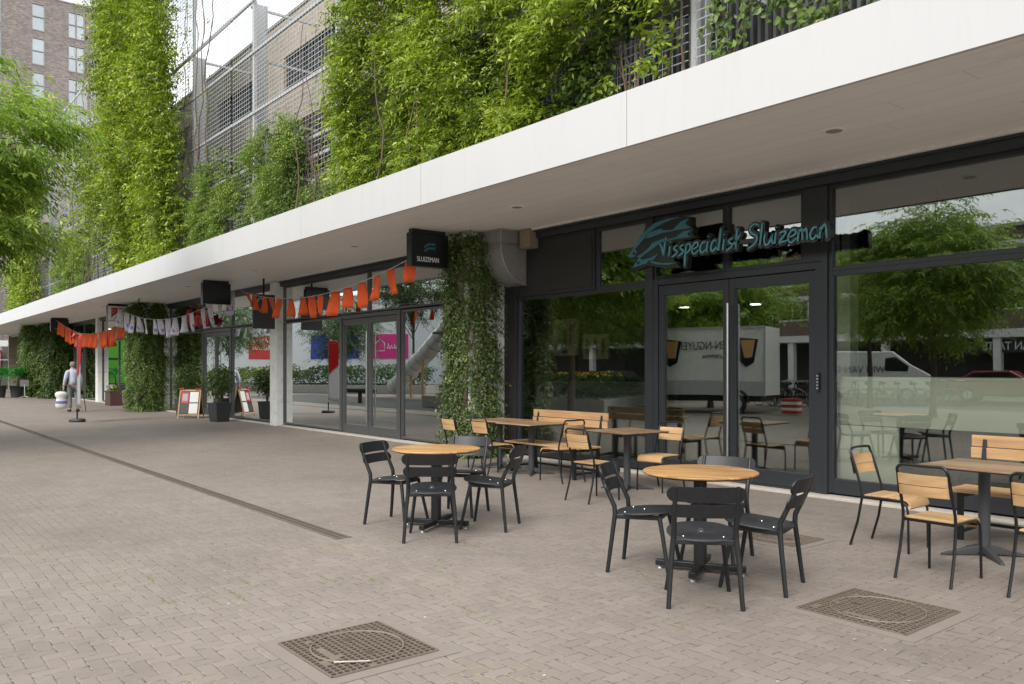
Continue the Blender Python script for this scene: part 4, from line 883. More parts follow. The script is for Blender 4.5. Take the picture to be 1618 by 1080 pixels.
def make_square_table():
    r = empty('square_table'); MB().box(-.38, .38, -.38, .38, .738, .752).build('table_top', MT['brown'], r, .003); MB().box(-.375, .375, -.375, .375, .728, .7378).build('top_edge', MT['black'], r)
    MB().lathe([(.045, .05), (.045, .68), (.05, .70), (.05, .715)], n=24).build('pedestal', MT['pot'], r); MB().box(-.19, .19, -.02, .02, .706, .728).box(-.02, .02, -.19, .19, .7055, .7275).build('mounting_plate', MT['black'], r)
    for k in range(4):
        mb = MB(); a = [(.03, .09), (.12, .075), (.22, .045), (.33, .018), (.345, .0), (.30, .0), (.2, .02), (.03, .035)]
        mb.prism(a, lambda u, v: (u, -.032 + .05 * u, v), lambda u, v: (u, .032 - .05 * u, v)); mb.xf(Matrix.Rotation(math.pi / 4 + k * math.pi / 2, 4, 'Z')); mb.build('foot', MT['pot'], r, .004)
    return r
def make_bench(L=1.62):
    r = empty('bench'); h = L / 2                    # back against +Y, sits facing -Y
    for z0, z1 in ((.70, .80), (.808, .915)):
        mb = MB().box(-h, h, -.012, .012, z0, z1); mb.xf(Matrix.Translation((0, .27 + (z0 - .45) * .16, 0)) @ Matrix.Rotation(-.0, 4, 'X')); mb.build('back_slat', MT['honeyx'], r, .004)
    for y in (-.27, -.155, -.04, .075): MB().box(-h, h, y, y + .108, .43, .455).build('seat_slat', MT['honeyx'], r, .004)
    for s in (-1, 1):
        x = s * (h - .12)
        MB().bar((x, -.22, 0), (x, -.22, .43), .045, .045).build('leg', MT['black'], r, .003)
        MB().bar((x, .27, 0), (x, .23, .43), .045, .045).bar((x, .235, .42), (x, .335, .90), .04, .03).build('leg', MT['black'], r, .003)
        MB().bar((x, -.24, .405), (x, .25, .405), .04, .045).build('seat_support', MT['black'], r, .003); MB().bar((x, -.2, .08), (x, .25, .08), .03, .03).build('side_rail', MT['black'], r, .003)
    MB().box(-h + .12, h - .12, .24, .27, .075, .105).build('stretcher', MT['black'], r, .003)
    return r
def face(dx, dy): return math.atan2(dy, dx) - math.pi / 2
ch = make_black_chair(); tag(ch, None, 'chair', 'black chairs round the round tables'); used = [False]
def bchair(x, y, fx, fy, label):
    o = ch if not used[0] else copy_tree(ch); used[0] = True; place(o, (x, y, 0), face(fx, fy), label)
bi = make_bistro_chair(); tag(bi, None, 'chair', 'black tube bistro chairs with wooden slats'); usedb = [False]
def wchair(x, y, fx, fy, label):
    o = bi if not usedb[0] else copy_tree(bi); usedb[0] = True; place(o, (x, y, 0), face(fx, fy), label)
rt = make_round_table(); tag(rt, None, 'table', 'round tables on the paving'); place(rt, (-3.97, 5.06, 0), R(28), 'round honey wood table nearer the camera with four black chairs')
place(copy_tree(rt), (-6.74, 4.50, 0), R(32), 'round honey wood table farther left with four black chairs')
TT = (-3.97, 5.06)
bchair(-3.50, 4.47, -.70, .71, 'black chair at the nearer round table with its back to the camera')
bchair(-4.30, 4.83, .88, .47, 'black chair on the left side of the nearer round table')
bchair(-3.47, 5.09, -.95, -.31, 'black chair on the right side of the nearer round table')
bchair(-4.18, 5.52, .33, -.94, 'black chair tucked in at the far side of the nearer round table')
bchair(-6.33, 4.18, -.80, .6, 'black chair at the farther round table with its back to the camera')
bchair(-7.16, 4.33, .90, .43, 'black chair on the left side of the farther round table')
bchair(-6.42, 4.90, -.82, -.57, 'black chair on the right side of the farther round table')
bchair(-7.18, 5.10, .55, -.83, 'black chair tucked in at the far side of the farther round table')
stb = make_square_table(); tag(stb, None, 'table', 'square pedestal tables by the shop windows'); place(stb, (-7.32, 7.84, 0), R(-6), 'square brown table nearest the left door jamb with a bistro chair either side')
place(copy_tree(stb), (-9.25, 7.86, 0), R(1), 'square brown table in front of the middle of the left bench')
place(copy_tree(stb), (-10.12, 7.95, 0), R(3), 'square brown table closest to the leafy pillar')
place(copy_tree(stb), (-2.83, 7.32, 0), R(-2), 'square brown table before the right bench at the picture edge')
wchair(-6.93, 6.88, .02, 1, 'slatted bistro chair facing the shop beside the left door jamb, back to the camera')
wchair(-8.43, 7.68, -1, .05, 'slatted bistro chair seen side-on between the two groups of square tables')
wchair(-10.28, 7.38, .05, 1, 'slatted bistro chair standing right in front of the leafy pillar')
wchair(-9.48, 7.36, .0, 1, 'slatted bistro chair facing the left bench, second from the leafy pillar')
wchair(-6.98, 8.06, .12, -.99, 'slatted bistro chair by the shop door with its back to the glass, facing out')
wchair(-3.46, 7.08, 1, .03, 'slatted bistro chair left of the right-hand square table, seat seen from the side')
wchair(-2.74, 6.33, .03, 1, 'slatted bistro chair at the right-hand square table with its back to the camera')
wchair(-2.0, 6.40, .04, 1, 'slatted bistro chair cut off by the right edge of the picture')
bn = make_bench(); tag(bn, None, 'bench', 'slatted wooden benches against the shop windows'); place(bn, (-9.02, 8.08, 0), 0, 'slatted wooden bench in front of the left shop window')
place(copy_tree(bn), (-2.55, 8.08, 0), 0, 'slatted wooden bench in front of the right shop window')

# ================================================================== MANHOLES AND DRAIN
def manhole(label, cx, cy, w, d, rz=0):
    r = empty('manhole_cover', (cx, cy, 0), rz, label, 'manhole cover', 'square gridded manhole covers')
    MB().box(-w / 2 - .09, w / 2 + .09, -d / 2 - .09, d / 2 + .09, .001, .004).build('surround', simple('surround_concrete', (.225, .192, .166), .8, 0, .15, 8, .2), r)
    MB().box(-w / 2, w / 2, -d / 2, d / 2, .004, .006).build('cover', MT['hole'], r)
    mb = MB(); n = 17
    for i in range(n + 1):
        x = -w / 2 + w * i / n; y = -d / 2 + d * i / n; mb.box(x - .0035, x + .0035, -d / 2, d / 2, .006, .013); mb.box(-w / 2, w / 2, y - .0035, y + .0035, .006, .0125)
    for a in range(5):     # worn solid cells and dirt
        x = -w / 2 + w * rnd.randint(0, n - 1) / n; y = -d / 2 + d * rnd.randint(0, n - 1) / n; mb.box(x, x + w / n, y, y + d / n, .006, .0118)
    mb.build('grid', MT['iron'] if False else MT['ironl'], r)
    mb = MB().tube([(.40 * w * math.cos(t), .40 * d * math.sin(t), .012) for t in np.linspace(0, 2 * math.pi, 49)], .007, 6, False); mb.build('ring', MT['ironl'], r)
    for s in (-1, 1): MB().box(s * .2 * w - .035, s * .2 * w + .035, -.02, .02, .006, .0135).build('lifting_eye', MT['iron'], r, .002)
    mb = MB().box(-.1, .12, -.33 * d, -.27 * d, .006, .0132); mb.build('badge', MT['ironl'], r, .002)
    mb = MB().box(-w / 2 - .008, -w / 2, -d / 2, d / 2, .004, .012).box(w / 2, w / 2 + .008, -d / 2, d / 2, .004, .012).box(-w / 2, w / 2, d / 2, d / 2 + .008, .004, .012).box(-w / 2, w / 2, -d / 2 - .008, -d / 2, .004, .012); mb.build('frame', MT['ironl'], r)
    return r
manhole('square gridded manhole cover at bottom centre, nearest the camera', -4.085, 2.205, .65, .63)
manhole('square gridded manhole cover right of the nearer round table', -2.62, 5.13, .70, .72)
manhole('gridded manhole cover in shade behind the nearer round table by the door', -4.32, 6.62, .62, .5)
st = MB().tube([(-3.92, 1.98, .018), (-3.79, 2.12, .03)], [.005, .004], 6).build('twig', MT['sill']); tag(st, 'pale short twig lying across the near manhole cover', 'twig')
r = empty('drain_channel', (-14, 3.53, 0), 0, 'long narrow slotted drain channel running diagonally left across the paving', 'drain')
MB().box(-40, 7.18, -.065, .065, .0015, .003).build('trough', MT['hole'], r)
MB().box(-40, 7.18, -.075, -.058, .002, .008).box(-40, 7.18, .058, .075, .002, .008).box(7.18, 7.2, -.075, .075, .002, .008).build('frame', MT['ironl'], r)
mb = MB(); x = 7.16
while x > -16: mb.box(x - .012, x, -.058, .058, .003, .0072); x -= .03
mb.box(-40, -16, -.058, .058, .003, .0065); mb.box(-16, 7.18, -.006, .006, .0031, .0076); mb.build('grating', simple('worn_grating', (.15, .125, .10), .7, .2, .3, 14, .2), r)

# scattered litter: fallen leaves and petals
rs = np.random.RandomState(5); n = 420; P = np.stack([rs.uniform(-22, 0, n), rs.uniform(.5, 9, n), np.full(n, .004)], 1)
V, Q = leaves(P, np.tile([0, 0, 1.], (n, 1)), .022, rs, .7); V[:, 2] = .003 + (V[:, 2] - .003) * .25; V[:, 2] = np.maximum(V[:, 2], .002)
lt = np_mesh('fallen_leaves', V, Q, simple('dry_leaf', (.50, .45, .34), .8, 0, .35, 3)); tag(lt, 'tiny dry leaves and petals scattered over the paving', 'leaf litter', kind='stuff')
n = 900; cxs = rs.uniform(-7, -.5, 40); cys = rs.uniform(1.5, 5.5, 40); ii = rs.randint(0, 40, n); P = np.stack([cxs[ii] + rs.normal(0, .10, n), cys[ii] + rs.normal(0, .02, n), np.full(n, .001)], 1)
D = np.stack([rs.normal(0, .5, n), rs.normal(0, .5, n), np.ones(n)], 1); V, Q = sprays(P, D, np.full(n, .012), 1, .014, .3, rs, 0)
gs = np_mesh('joint_grass', V, Q, leafmat('moss_grass', (.14, .17, .03), (.34, .34, .08))); tag(gs, 'small yellow green tufts growing in the paving joints', 'weeds', kind='stuff')

# ================================================================== PLANTERS, A-BOARD, FLAG, PERSON
def shrub_pot(label, x, y, seed, w=.5, bh=.55, r3=(.48, .48, .52), zc=1.15, rz=0.2):
    r = empty('potted_shrub', (x, y, 0), rz, label, 'potted plant', 'dark square pots with shrubs'); a = w / 2; t = a * .78
    mb = MB().add([(-t, -t, 0), (t, -t, 0), (t, t, 0), (-t, t, 0), (-a, -a, bh), (a, -a, bh), (a, a, bh), (-a, a, bh)], [(3, 2, 1, 0), (0, 1, 5, 4), (1, 2, 6, 5), (2, 3, 7, 6), (3, 0, 4, 7)])
    mb.box(-a - .005, a + .005, -a - .005, -a + .03, bh - .03, bh + .004).box(-a - .005, a + .005, a - .03, a + .005, bh - .03, bh + .004).box(-a - .005, -a + .03, -a + .03, a - .03, bh - .03, bh + .003).box(a - .03, a + .005, -a + .03, a - .03, bh - .03, bh + .003)
    mb.build('pot', MT['pot'], r); MB().box(-a + .03, a - .03, -a + .03, a - .03, bh - .06, bh - .04).build('soil', MT['soil'], r)
    bush(r, (0, 0, zc), r3, 1500, MT['ivy'], seed, .075); rs_ = random.Random(seed); mb = MB()
    for k in range(6): mb.tube([(rs_.uniform(-.04, .04), rs_.uniform(-.04, .04), bh - .05), (rs_.uniform(-.1, .1), rs_.uniform(-.1, .1), zc - .2), (rs_.uniform(-.3, .3), rs_.uniform(-.3, .3), zc + .2)], [.014, .01, .004], 5)
    mb.build('stem', MT['bark'], r); return r
shrub_pot('dark square pot with leafy shrub just right of the sandwich board', -24.1, 8.5, 81)
shrub_pot('dark square pot with leafy shrub half hidden behind the sandwich board', -27.6, 8.62, 82, .5, .55, (.42, .42, .5), 1.2)
def flower_box(label, x, y, seed):
    r = empty('flower_box', (x, y, 0), 0, label, 'flower box', 'brown flower boxes outside the third shop')
    MB().box(-.42, .42, -.24, .24, 0, .62).box(-.45, .45, -.27, -.24, .56, .62).build('box', MT['brownpot'], r, .01); MB().box(-.38, .38, -.2, .2, .6, .625).build('soil', MT['soil'], r)
    bush(r, (0, 0, .72), (.42, .26, .2), 500, MT['wist'], seed, .1); bush(r, (-.2, -.1, .78), (.22, .2, .12), 70, MT['pflower'], seed + 1, .06, name='flowers'); bush(r, (.22, -.1, .8), (.2, .18, .1), 60, MT['lettering'], seed + 2, .05, name='flowers'); return r
flower_box('brown flower box with purple and white flowers beside the white column', -37.4, 8.75, 83); flower_box('brown flower box tucked against the leafy pillar, right of its twin', -34.3, 8.7, 84)
# sandwich board
r = empty('sandwich_board', (-26.35, 8.4, 0), R(8), 'wooden framed sandwich board with posters and a red bow standing on the paving', 'sandwich board')
def board(sgn, nm):
    mb = MB(); w, h = .34, 1.0
    for s in (-1, 1): mb.box(s * w - .02, s * w + .02, -.015, .015, 0, h)
    mb.box(-w + .02, w - .02, -.013, .013, .1, .14).box(-w + .02, w - .02, -.013, .013, h - .05, h)
    M = Matrix.Rotation(-math.pi / 2 * 0, 4, 'Z') @ Matrix.Translation((0, -sgn * .27, 0)) @ Matrix.Rotation(-sgn * .26, 4, 'X')
    mb.xf(M); f = mb.build('frame', MT['slat'], r, .003); p = MB().box(-w + .021, w - .021, -.008, .008, .141, h - .051).xf(M).build('panel', MT['signblack'], f)
    if sgn > 0:
        for (a, b, c, d, mt_) in ((-.28, -.03, .52, .9, MT['red']), (.0, .29, .56, .92, MT['lettering']), (-.29, -.02, .17, .48, MT['pot']), (.0, .29, .17, .52, MT['lettering']), (-.24, -.07, .6, .85, MT['whitecloth'])):
            MB().box(a, b, -.0125 - (.002 if mt_ is MT['whitecloth'] else 0), -.0085, c, d).xf(M).build('poster', mt_, f)
        mb = MB()
        for x in (-.3, .28): mb.tube([(x - .08, -.02, h + .02), (x, -.02, h), (x + .08, -.02, h + .03)], [.045, .015, .04], 8)
        mb.xf(M).build('red_bow', MT['red'], f)
board(1, 'front'); board(-1, 'back')
r.rotation_euler.z = R(52); r.scale = (.92, .92, .92)
# feather flag
def flag_mat():
    m = bpy.data.materials.new('flag_print'); t = nt(m); tc = N(t, 'ShaderNodeTexCoord'); s = N(t, 'ShaderNodeSeparateXYZ'); t.links.new(tc.outputs['Object'], s.inputs[0])
    ln = M_(t, 'SUBTRACT', s.outputs[2], M_(t, 'ADD', 1.3, M_(t, 'MULTIPLY', s.outputs[0], .55)))
    k = M_(t, 'GREATER_THAN', ln, 0.0); c = mixc(t, k, (.68, .68, .70), (.55, .06, .05)); band = M_(t, 'LESS_THAN', M_(t, 'ABSOLUTE', M_(t, 'SUBTRACT', ln, -.03)), .012); c = mixc(t, band, c, (.5, .1, .1)); p = N(t, 'ShaderNodeBsdfPrincipled', Roughness=.8); t.links.new(c, p.inputs['Base Color']); q = N(t, 'ShaderNodeBsdfTranslucent'); t.links.new(c, q.inputs[0]); ms = N(t, 'ShaderNodeMixShader'); ms.inputs[0].default_value = .5
    o = N(t, 'ShaderNodeOutputMaterial'); t.links.new(p.outputs[0], ms.inputs[1]); t.links.new(q.outputs[0], ms.inputs[2]); t.links.new(ms.outputs[0], o.inputs[0]); return m
r = empty('banner_flag', (-26.6, 5.24, 0), R(-1), 'tall narrow red and white banner flag on a weighted base in the walkway', 'banner flag')
mb = MB().lathe([(.30, 0), (.31, .03), (.31, .07), (.27, .09), (.05, .1)], n=24); mb.xf(Matrix.Scale(.7, 4, (0, 1, 0))); mb.build('base', MT['pot'], r)
MB().tube([(0, 0, .09), (0, 0, .38)], .022, 8).build('socket', MT['black'], r); MB().tube([(0, 0, .3), (-.01, 0, 1.6), (-.01, 0, 2.5), (.1, 0, 2.56), (.66, 0, 2.5)], [.014, .012, .009, .007, .005], 8).build('pole', MT['steel'], r)
mb = MB(); rows = [[(u * .68 + .01, .05 * math.sin(u * 4 + z * 2.2) * u, .45 + z * 2.05 - .05 * (1 - z) * u) for u in np.linspace(0, 1, 8)] for z in np.linspace(0, 1, 16)]
mb.add([p for row in rows for p in row], [(i * 8 + j, i * 8 + j + 1, i * 8 + j + 9, i * 8 + j + 8) for i in range(15) for j in range(7)], True); o = mb.build('flag_cloth', flag_mat(), r); s_ = o.modifiers.new('cloth', 'SOLIDIFY'); s_.thickness = .004
MB().tube([(.0, -.03, 2.5), (.05, -.06, 2.55), (.0, -.1, 2.47), (-.04, -.05, 2.42)], [.03, .05, .05, .03], 8).build('red_ribbon', MT['red'], r)

# person walking away
def skin(name, joints, edges, radii, mat, parent, sub=2):
    me = bpy.data.meshes.new(name); me.from_pydata([tuple(j) for j in joints], edges, []); o = bpy.data.objects.new(name, me); col.objects.link(o); o.parent = parent
    me.materials.append(mat); m = o.modifiers.new('skin', 'SKIN'); m.use_smooth_shade = True
    sv = me.skin_vertices[0].data if me.skin_vertices else None
    if sv is None:
        me.attributes; bpy.context.view_layer.objects.active = o; 
    for i, rr in enumerate(radii): me.skin_vertices[0].data[i].radius = rr if isinstance(rr, tuple) else (rr, rr)
    me.skin_vertices[0].data[0].use_root = True
    s = o.modifiers.new('sub', 'SUBSURF'); s.levels = sub; s.render_levels = sub; return o
skn = simple('skin', (.50, .33, .25), .6, 0, .05); shirt = simple('pale_shirt', (.44, .46, .56), .85, 0, .12, 14, .3); trous = simple('grey_trousers', (.17, .17, .18), .9, 0, .12); hair = simple('grey_hair', (.22, .20, .18), .9, 0, .2, 30, .3); shoe = simple('dark_shoe', (.04, .035, .03), .6)
pr = empty('person', (-32.9, 6.35, 0), R(5), 'person in pale jacket and grey trousers walking away, holding a white bag and a stick', 'person')
# local: walks towards -X, left side is -Y
J = [(0, 0, .95), (0, 0, 1.12), (-.01, 0, 1.35), (-.02, 0, 1.48), (-.04, 0, 1.56), (-.06, 0, 1.66), (-.05, 0, 1.75),
     (0, -.10, .90), (-.05, -.10, .50), (.04, -.11, .09), (-.12, -.12, .04), (0, .10, .90), (.05, .11, .50), (.20, .11, .12), (.07, .12, .05),
     (-.01, -.19, 1.42), (.03, -.27, 1.15), (-.04, -.30, .90), (-.05, -.30, .82), (-.01, .19, 1.42), (.03, .27, 1.16), (-.07, .28, .94), (-.10, .28, .86)]
E_ = [(0, 1), (1, 2), (2, 3), (3, 4), (4, 5), (5, 6), (0, 7), (7, 8), (8, 9), (9, 10), (0, 11), (11, 12), (12, 13), (13, 14), (3, 15), (15, 16), (16, 17), (17, 18), (3, 19), (19, 20), (20, 21), (21, 22)]
RR = [(.15, .11), (.15, .11), (.16, .12), (.09, .09), .055, (.085, .09), (.07, .075), .085, .06, .045, .04, .085, .06, .045, .04, .06, .045, .032, .035, .06, .045, .032, .035]
body = skin('body', J, E_, [(r_ if isinstance(r_, float) else r_) for r_ in RR], skn, pr)
JS = [J[0], J[1], J[2], (-.02, 0, 1.49), J[15], J[16], (-.03, -.295, .93), J[19], J[20], (-.06, .28, .97)]
skin('jacket', [JS[0], JS[1], JS[2], JS[3], JS[4], JS[5], JS[6], JS[7], JS[8], JS[9]], [(0, 1), (1, 2), (2, 3), (3, 4), (4, 5), (5, 6), (3, 7), (7, 8), (8, 9)], [(.18, .14), (.185, .145), (.19, .145), (.10, .10), .078, .062, .048, .078, .062, .048], shirt, pr)
skin('trousers', [(0, 0, .97), J[7], J[8], (.04, -.11, .12), J[11], J[12], (.19, .11, .15)], [(0, 1), (1, 2), (2, 3), (0, 4), (4, 5), (5, 6)], [(.17, .13), .105, .08, .068, .105, .08, .068], trous, pr)
mb = MB()
for (x, y) in ((-.02, -.11), (.16, .115)): mb.tube([(x + .08, y, .05), (x, y, .06), (x - .16, y, .045)], [.045, .055, .038], 8)
mb.build('shoes', shoe, pr)
mb = MB().lathe([(.02, 1.80), (.07, 1.79), (.098, 1.74), (.103, 1.68), (.09, 1.62), (.06, 1.60)], (-.035, 0, 0), 16); mb.build('hair', hair, pr)
for s, y in ((-1, -.30), (1, .28)):
    mb = MB(); bxx = -.05 if s < 0 else -.10; zz = .83 if s < 0 else .87
    for k in range(4): mb.tube([(bxx - .03 + k * .02, y, zz), (bxx - .035 + k * .022, y + s * .012, zz - .04), (bxx - .03 + k * .02, y - s * .008, zz - .068 + .004 * k)], [.011, .010, .008], 6)
    mb.tube([(bxx - .03, y, zz + .01), (bxx - .055, y - s * .01, zz - .025)], [.012, .009], 6); mb.build('fingers', skn, pr)
r = empty('shopping_bag', (-32.95, 5.98, 0), R(5), 'bulging white bag with a blue stripe hanging from the walking person’s left hand', 'bag')
mb = MB().lathe([(.02, .12), (.15, .13), (.19, .2), (.20, .32), (.17, .43), (.15, .5), (.20, .57), (.21, .66), (.15, .72), (.03, .735)], n=20); mb.xf(Matrix.Scale(.6, 4, (1, 0, 0))); mb.build('body', MT['lettering'], r)
mb = MB().lathe([(.183, .40), (.192, .38), (.203, .32), (.197, .30)], n=20); mb.xf(Matrix.Scale(.62, 4, (1, 0, 0))); mb.build('blue_stripe', MT['purple'], r)
MB().tube([(0, -.06, .7), (0, -.03, .78), (0, .03, .78), (0, .06, .7)], .012, 6).build('handle', MT['black'], r)
r = empty('walking_stick', (-33.0, 6.68, 0), 0, 'thin dark walking stick in the walking person’s right hand', 'walking stick')
MB().tube([(.05, .1, 0), (0, 0, .82)], .012, 6).build('shaft', MT['black'], r); MB().tube([(-.05, -.02, .82), (.06, .0, .84)], .016, 6).build('grip', MT['black'], r)

# palms at the far end
def palm(label, x, y, seed, rr=.55):
    r = empty('potted_palm', (x, y, 0), 0, label, 'potted palm', 'potted palms at the far end'); rs_ = np.random.RandomState(seed)
    MB().lathe([(.26, 0), (.34, .62), (.36, .62), (.36, .66), (.3, .66)], n=20).build('pot', MT['pot'], r); MB().lathe([(.28, .6), (.05, .62)], n=16).build('soil', MT['soil'], r)
    mb = MB(); mb.tube([(0, 0, .6), (.1, .05, 1.0), (-.05, .1, 1.4)], [.06, .05, .045], 8); mb.build('trunk', MT['bark'], r)
    n = 60; a = rs_.rand(n) * 6.28; P = np.tile([-.05, .1, 1.4], (n, 1)) + rs_.normal(0, .06, (n, 3)); D = np.stack([np.cos(a), np.sin(a), rs_.uniform(-.2, 1.2, n)], 1); V, Q = sprays(P, D, rr * (.7 + .6 * rs_.rand(n)), 9, .22, .14, rs_, .6); np_mesh('fronds', V, Q, leafmat('palm_leaf', (.02, .13, .02), (.06, .34, .06)), r); return r
palm('bushy potted palm left of the pair by the brick end wall', -51.2, 6.35, 91); palm('bushy potted palm right of the pair by the brick end wall', -50.8, 7.1, 92)
r = empty('table_base', (-50.0, 7.35, 0), 0, 'pale folded café table on splayed feet beside the potted palms', 'table')
MB().tube([(0, 0, .05), (0, 0, .7)], .025, 8).build('pedestal', MT['steelp'], r)
for k in range(4): MB().tube([(0, 0, .1), (.3 * math.cos(k * 1.57 + .4), .3 * math.sin(k * 1.57 + .4), .02)], .02, 6).build('foot', MT['steelp'], r)
MB().box(-.03, .0, -.2, .2, .6, .95).build('tilted_top', MT['duct'], r, .01)

# ================================================================== INTERIOR THINGS (fish shop)
r = empty('display_counter', (-3.3, 9.59, 0), 0, 'pale green counter panel behind the right shop window', 'counter')
MB().box(-1.93, 1.5, -.25, -.22, .88, 1.41).build('front_panel', MT['counter'], r, .003); MB().box(-1.93, -1.22, -.25, -.22, .2, .872).build('lower_panel', MT['counter'], r, .003)
MB().box(-1.93, 1.5, -.22, .45, 1.41, 1.45).build('counter_top', MT['counter'], r, .004); MB().box(-1.2, 1.5, .0, .45, .1, .87).build('dark_plinth', MT['darkwood'], r)
r = empty('display_counter', (-9.6, 9.62, 0), 0, 'low glass-fronted counter behind the left shop window', 'counter')
MB().box(-1.4, 1.3, -.2, .4, .05, 1.3).build('body', MT['intpale'], r, .01); MB().box(-1.42, 1.32, -.22, .42, 1.3, 1.34).build('counter_top', MT['duct'], r)
def print_poster(label, x, z, w, h, n):
    r = empty('poster', (x, 9.85, z), 0, label, 'poster', 'seafood prints on the inner wall')
    MB().box(-w / 2, w / 2, -.01, .01, -h / 2, h / 2).build('paper', simple('aged_paper', (.88, .76, .50), .8, 0, .1), r)
    sh = simple('print_ink', (.17, .075, .035), .8)
    if n == 0:
        b = MB().lathe([(.01, .36), (.07, .28), (.09, .1), (.08, -.1), (.05, -.25), (.13, -.33), (.12, -.38), (.02, -.39)], n=14); b.xf(Matrix.Scale(.12, 4, (0, 1, 0)) @ Matrix.Identity(4)); 
        for s in (-1, 1):
            b.tube([(s * .07, 0, .2), (s * .22, 0, .32), (s * .28, 0, .42), (s * .2, 0, .5)], [.012, .02, .035, .012], 6)
            for k in range(4): b.tube([(s * .08, 0, .15 - k * .1), (s * .22, 0, .2 - k * .09), (s * .27, 0, .08 - k * .1)], .008, 5)
        b.xf(Matrix.Translation((0, -.02, -.05)) @ Matrix.Scale(h / 1.1, 4)); b.build('crustacean_drawing', sh, r)
    else:
        for k in range(3):
            b = MB().lathe([(.01, -.3), (.07, -.12), (.08, .08), (.06, .22), (.01, .3)], n=12); b.xf(Matrix.Translation(((k - 1) * w * .31, -.02, 0)) @ Matrix.Scale(h / .8, 4) @ Matrix.Scale(.1, 4, (0, 1, 0))); b.build('shellfish_drawing', sh, r)
    return r
print_poster('aged lobster print on the wall seen through the left shop window', -10.68, 2.10, .66, .64, 0)
print_poster('aged shellfish print on the wall seen through the left shop window', -9.93, 1.92, .60, .42, 1)
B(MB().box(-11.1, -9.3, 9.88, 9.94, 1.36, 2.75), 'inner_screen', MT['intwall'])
for i, (x, z) in enumerate(((-10.2, 2.72), (-8.6, 2.68))):
    o = empty('ceiling_lamp', (x, 12.5, z), 0, ['small lit round lamp seen through the left door leaf', 'small lit round lamp seen through the right door leaf'][i], 'lamp', 'round lamps inside the fish shop')
    MB().lathe([(.09, 0), (.09, .01)], n=16).build('diffuser', MT['spot'], o); MB().lathe([(.095, .01), (.1, .06), (.02, .07), (.01, .5)], n=16).build('housing', MT['white'], o)
r = empty('light_track', (-6.8, 10.5, 2.92), 0, 'pale horizontal light track hanging inside the fish shop', 'light track')
for i in range(7): MB().box(-4.3 + i * 1.28, -4.3 + i * 1.28 + 1.1, -.04, .04, -.045, .045).build('track_section', MT['counter'], r)
for i in range(7): MB().box(-4.2 + i * 1.28, -4.18 + i * 1.28, -.01, .01, .045, .85).build('hanger', MT['black'], r)
B(MB().box(-5.95, -5.74, 10.5, 10.72, .03, 3.8), 'inner_column', MT['column'])
# green box added across the square so its colour mirrors in the glass
r = empty('green_container', (-64.6, 2.4, 0), R(-25), 'bright green kiosk box added across the square to mirror in the third shop glass', 'container'); MB().box(-1.2, 1.2, -1.2, 1.2, .5, 3.9).build('body', MT['green'], r, .02); MB().box(-1.25, 1.25, -1.25, 1.25, 3.9, 4.0).build('roof', MT['pot'], r); MB().box(-1.15, 1.15, -1.15, 1.15, 0, .5).build('plinth', MT['black'], r); MB().box(1.2, 1.23, -.8, .8, 2.2, 2.3).box(-.8, .8, 1.2, 1.23, 2.2, 2.3).build('shelf', MT['black'], r)

# ================================================================== FAR BRICK TOWER BLOCK (left)
tb = empty('apartment_tower', (-75, 8, 0), 0, 'tall grey-brown brick apartment block with white-framed windows at far left', 'building')
def T(mb, name, mat, parent=None):
    o = mb.build(name, mat, parent or tb)
    if parent is None: o.location = (75, -8, 0)
    return o
wins = []
for (ya, w) in ((11.5, .95), (14.1, 1.25), (17.3, 1.0), (8.2, 1.25)):
    for k in range(10): zt = 30.75 - 2.74 * k - (.0); wins.append((ya, ya + w, zt - 2.2, zt, w > 1.1))
ys = sorted({7., 19.9} | {q for o in wins for q in (o[0], o[1])}); mb = MB()
for a, b in zip(ys[:-1], ys[1:]):
    c = sorted([(o[2], o[3]) for o in wins if o[0] <= a + 1e-6 and o[1] >= b - 1e-6]); z = 3.75
    for (z0, z1) in c: 
        if z0 > z: mb.box(-75.3, -75, a, b, z, z0)
        z = z1
    mb.box(-75.3, -75, a, b, z, 31.4)
T(mb, 'brick_wall', MT['greybrick']); T(MB().box(-95, -75.3, 7, 19.9, 30.9, 31.2), 'roof', MT['concrete']); T(MB().box(-75.35, -74.95, 7, 19.9, 31.4, 31.5), 'roof_edge', MT['steel'])
T(MB().box(-95, -75.3, 7, 7.3, 0, 31), 'side_wall', MT['greybrick']); T(MB().box(-95, -75.3, 19.6, 19.9, 0, 31), 'side_wall', MT['greybrick'])
skyglass = glassmat('tower_glass', (.85, .87, .9), 6.0, 1.0); reflection_sheet = simple('sky_reflection_white', (.92, .93, .95), .8)  # white sheet behind the panes stands in for bright sky reflections
fm0 = {}
for (y0, y1, z0, z1, dbl) in wins:
    key = round(y1 - y0, 2)
    if key not in fm0:
        w = y1 - y0; h = z1 - z0; mb = MB().box(-.12, .03, 0, .07, 0, h).box(-.12, .03, w - .07, w, 0, h).box(-.12, .03, .07, w - .07, 0, .08).box(-.12, .03, .07, w - .07, h - .07, h).box(-.1, .01, .07, w - .07, h * .5, h * .5 + .07)
        if dbl: mb.box(-.1, .012, w / 2 - .04, w / 2 + .04, .08, h - .07)
        me = mb.build('window', MT['duct'], tb); pane = MB().box(-.08, -.07, .07, w - .07, .08, h - .07).build('pane', skyglass, me); bl = MB().box(-.22, -.2, .05, w - .05, .05, h - .05).build('reflection_sheet', reflection_sheet, me); fm0[key] = me; o = me
    else: o = copy_tree(fm0[key], tb)
    o.location = (0, y0 - 8, z0)
T(MB().box(-75.2, -74.9, 7, 19.9, 3.3, 3.74), 'shopfront_lintel', MT['column'])
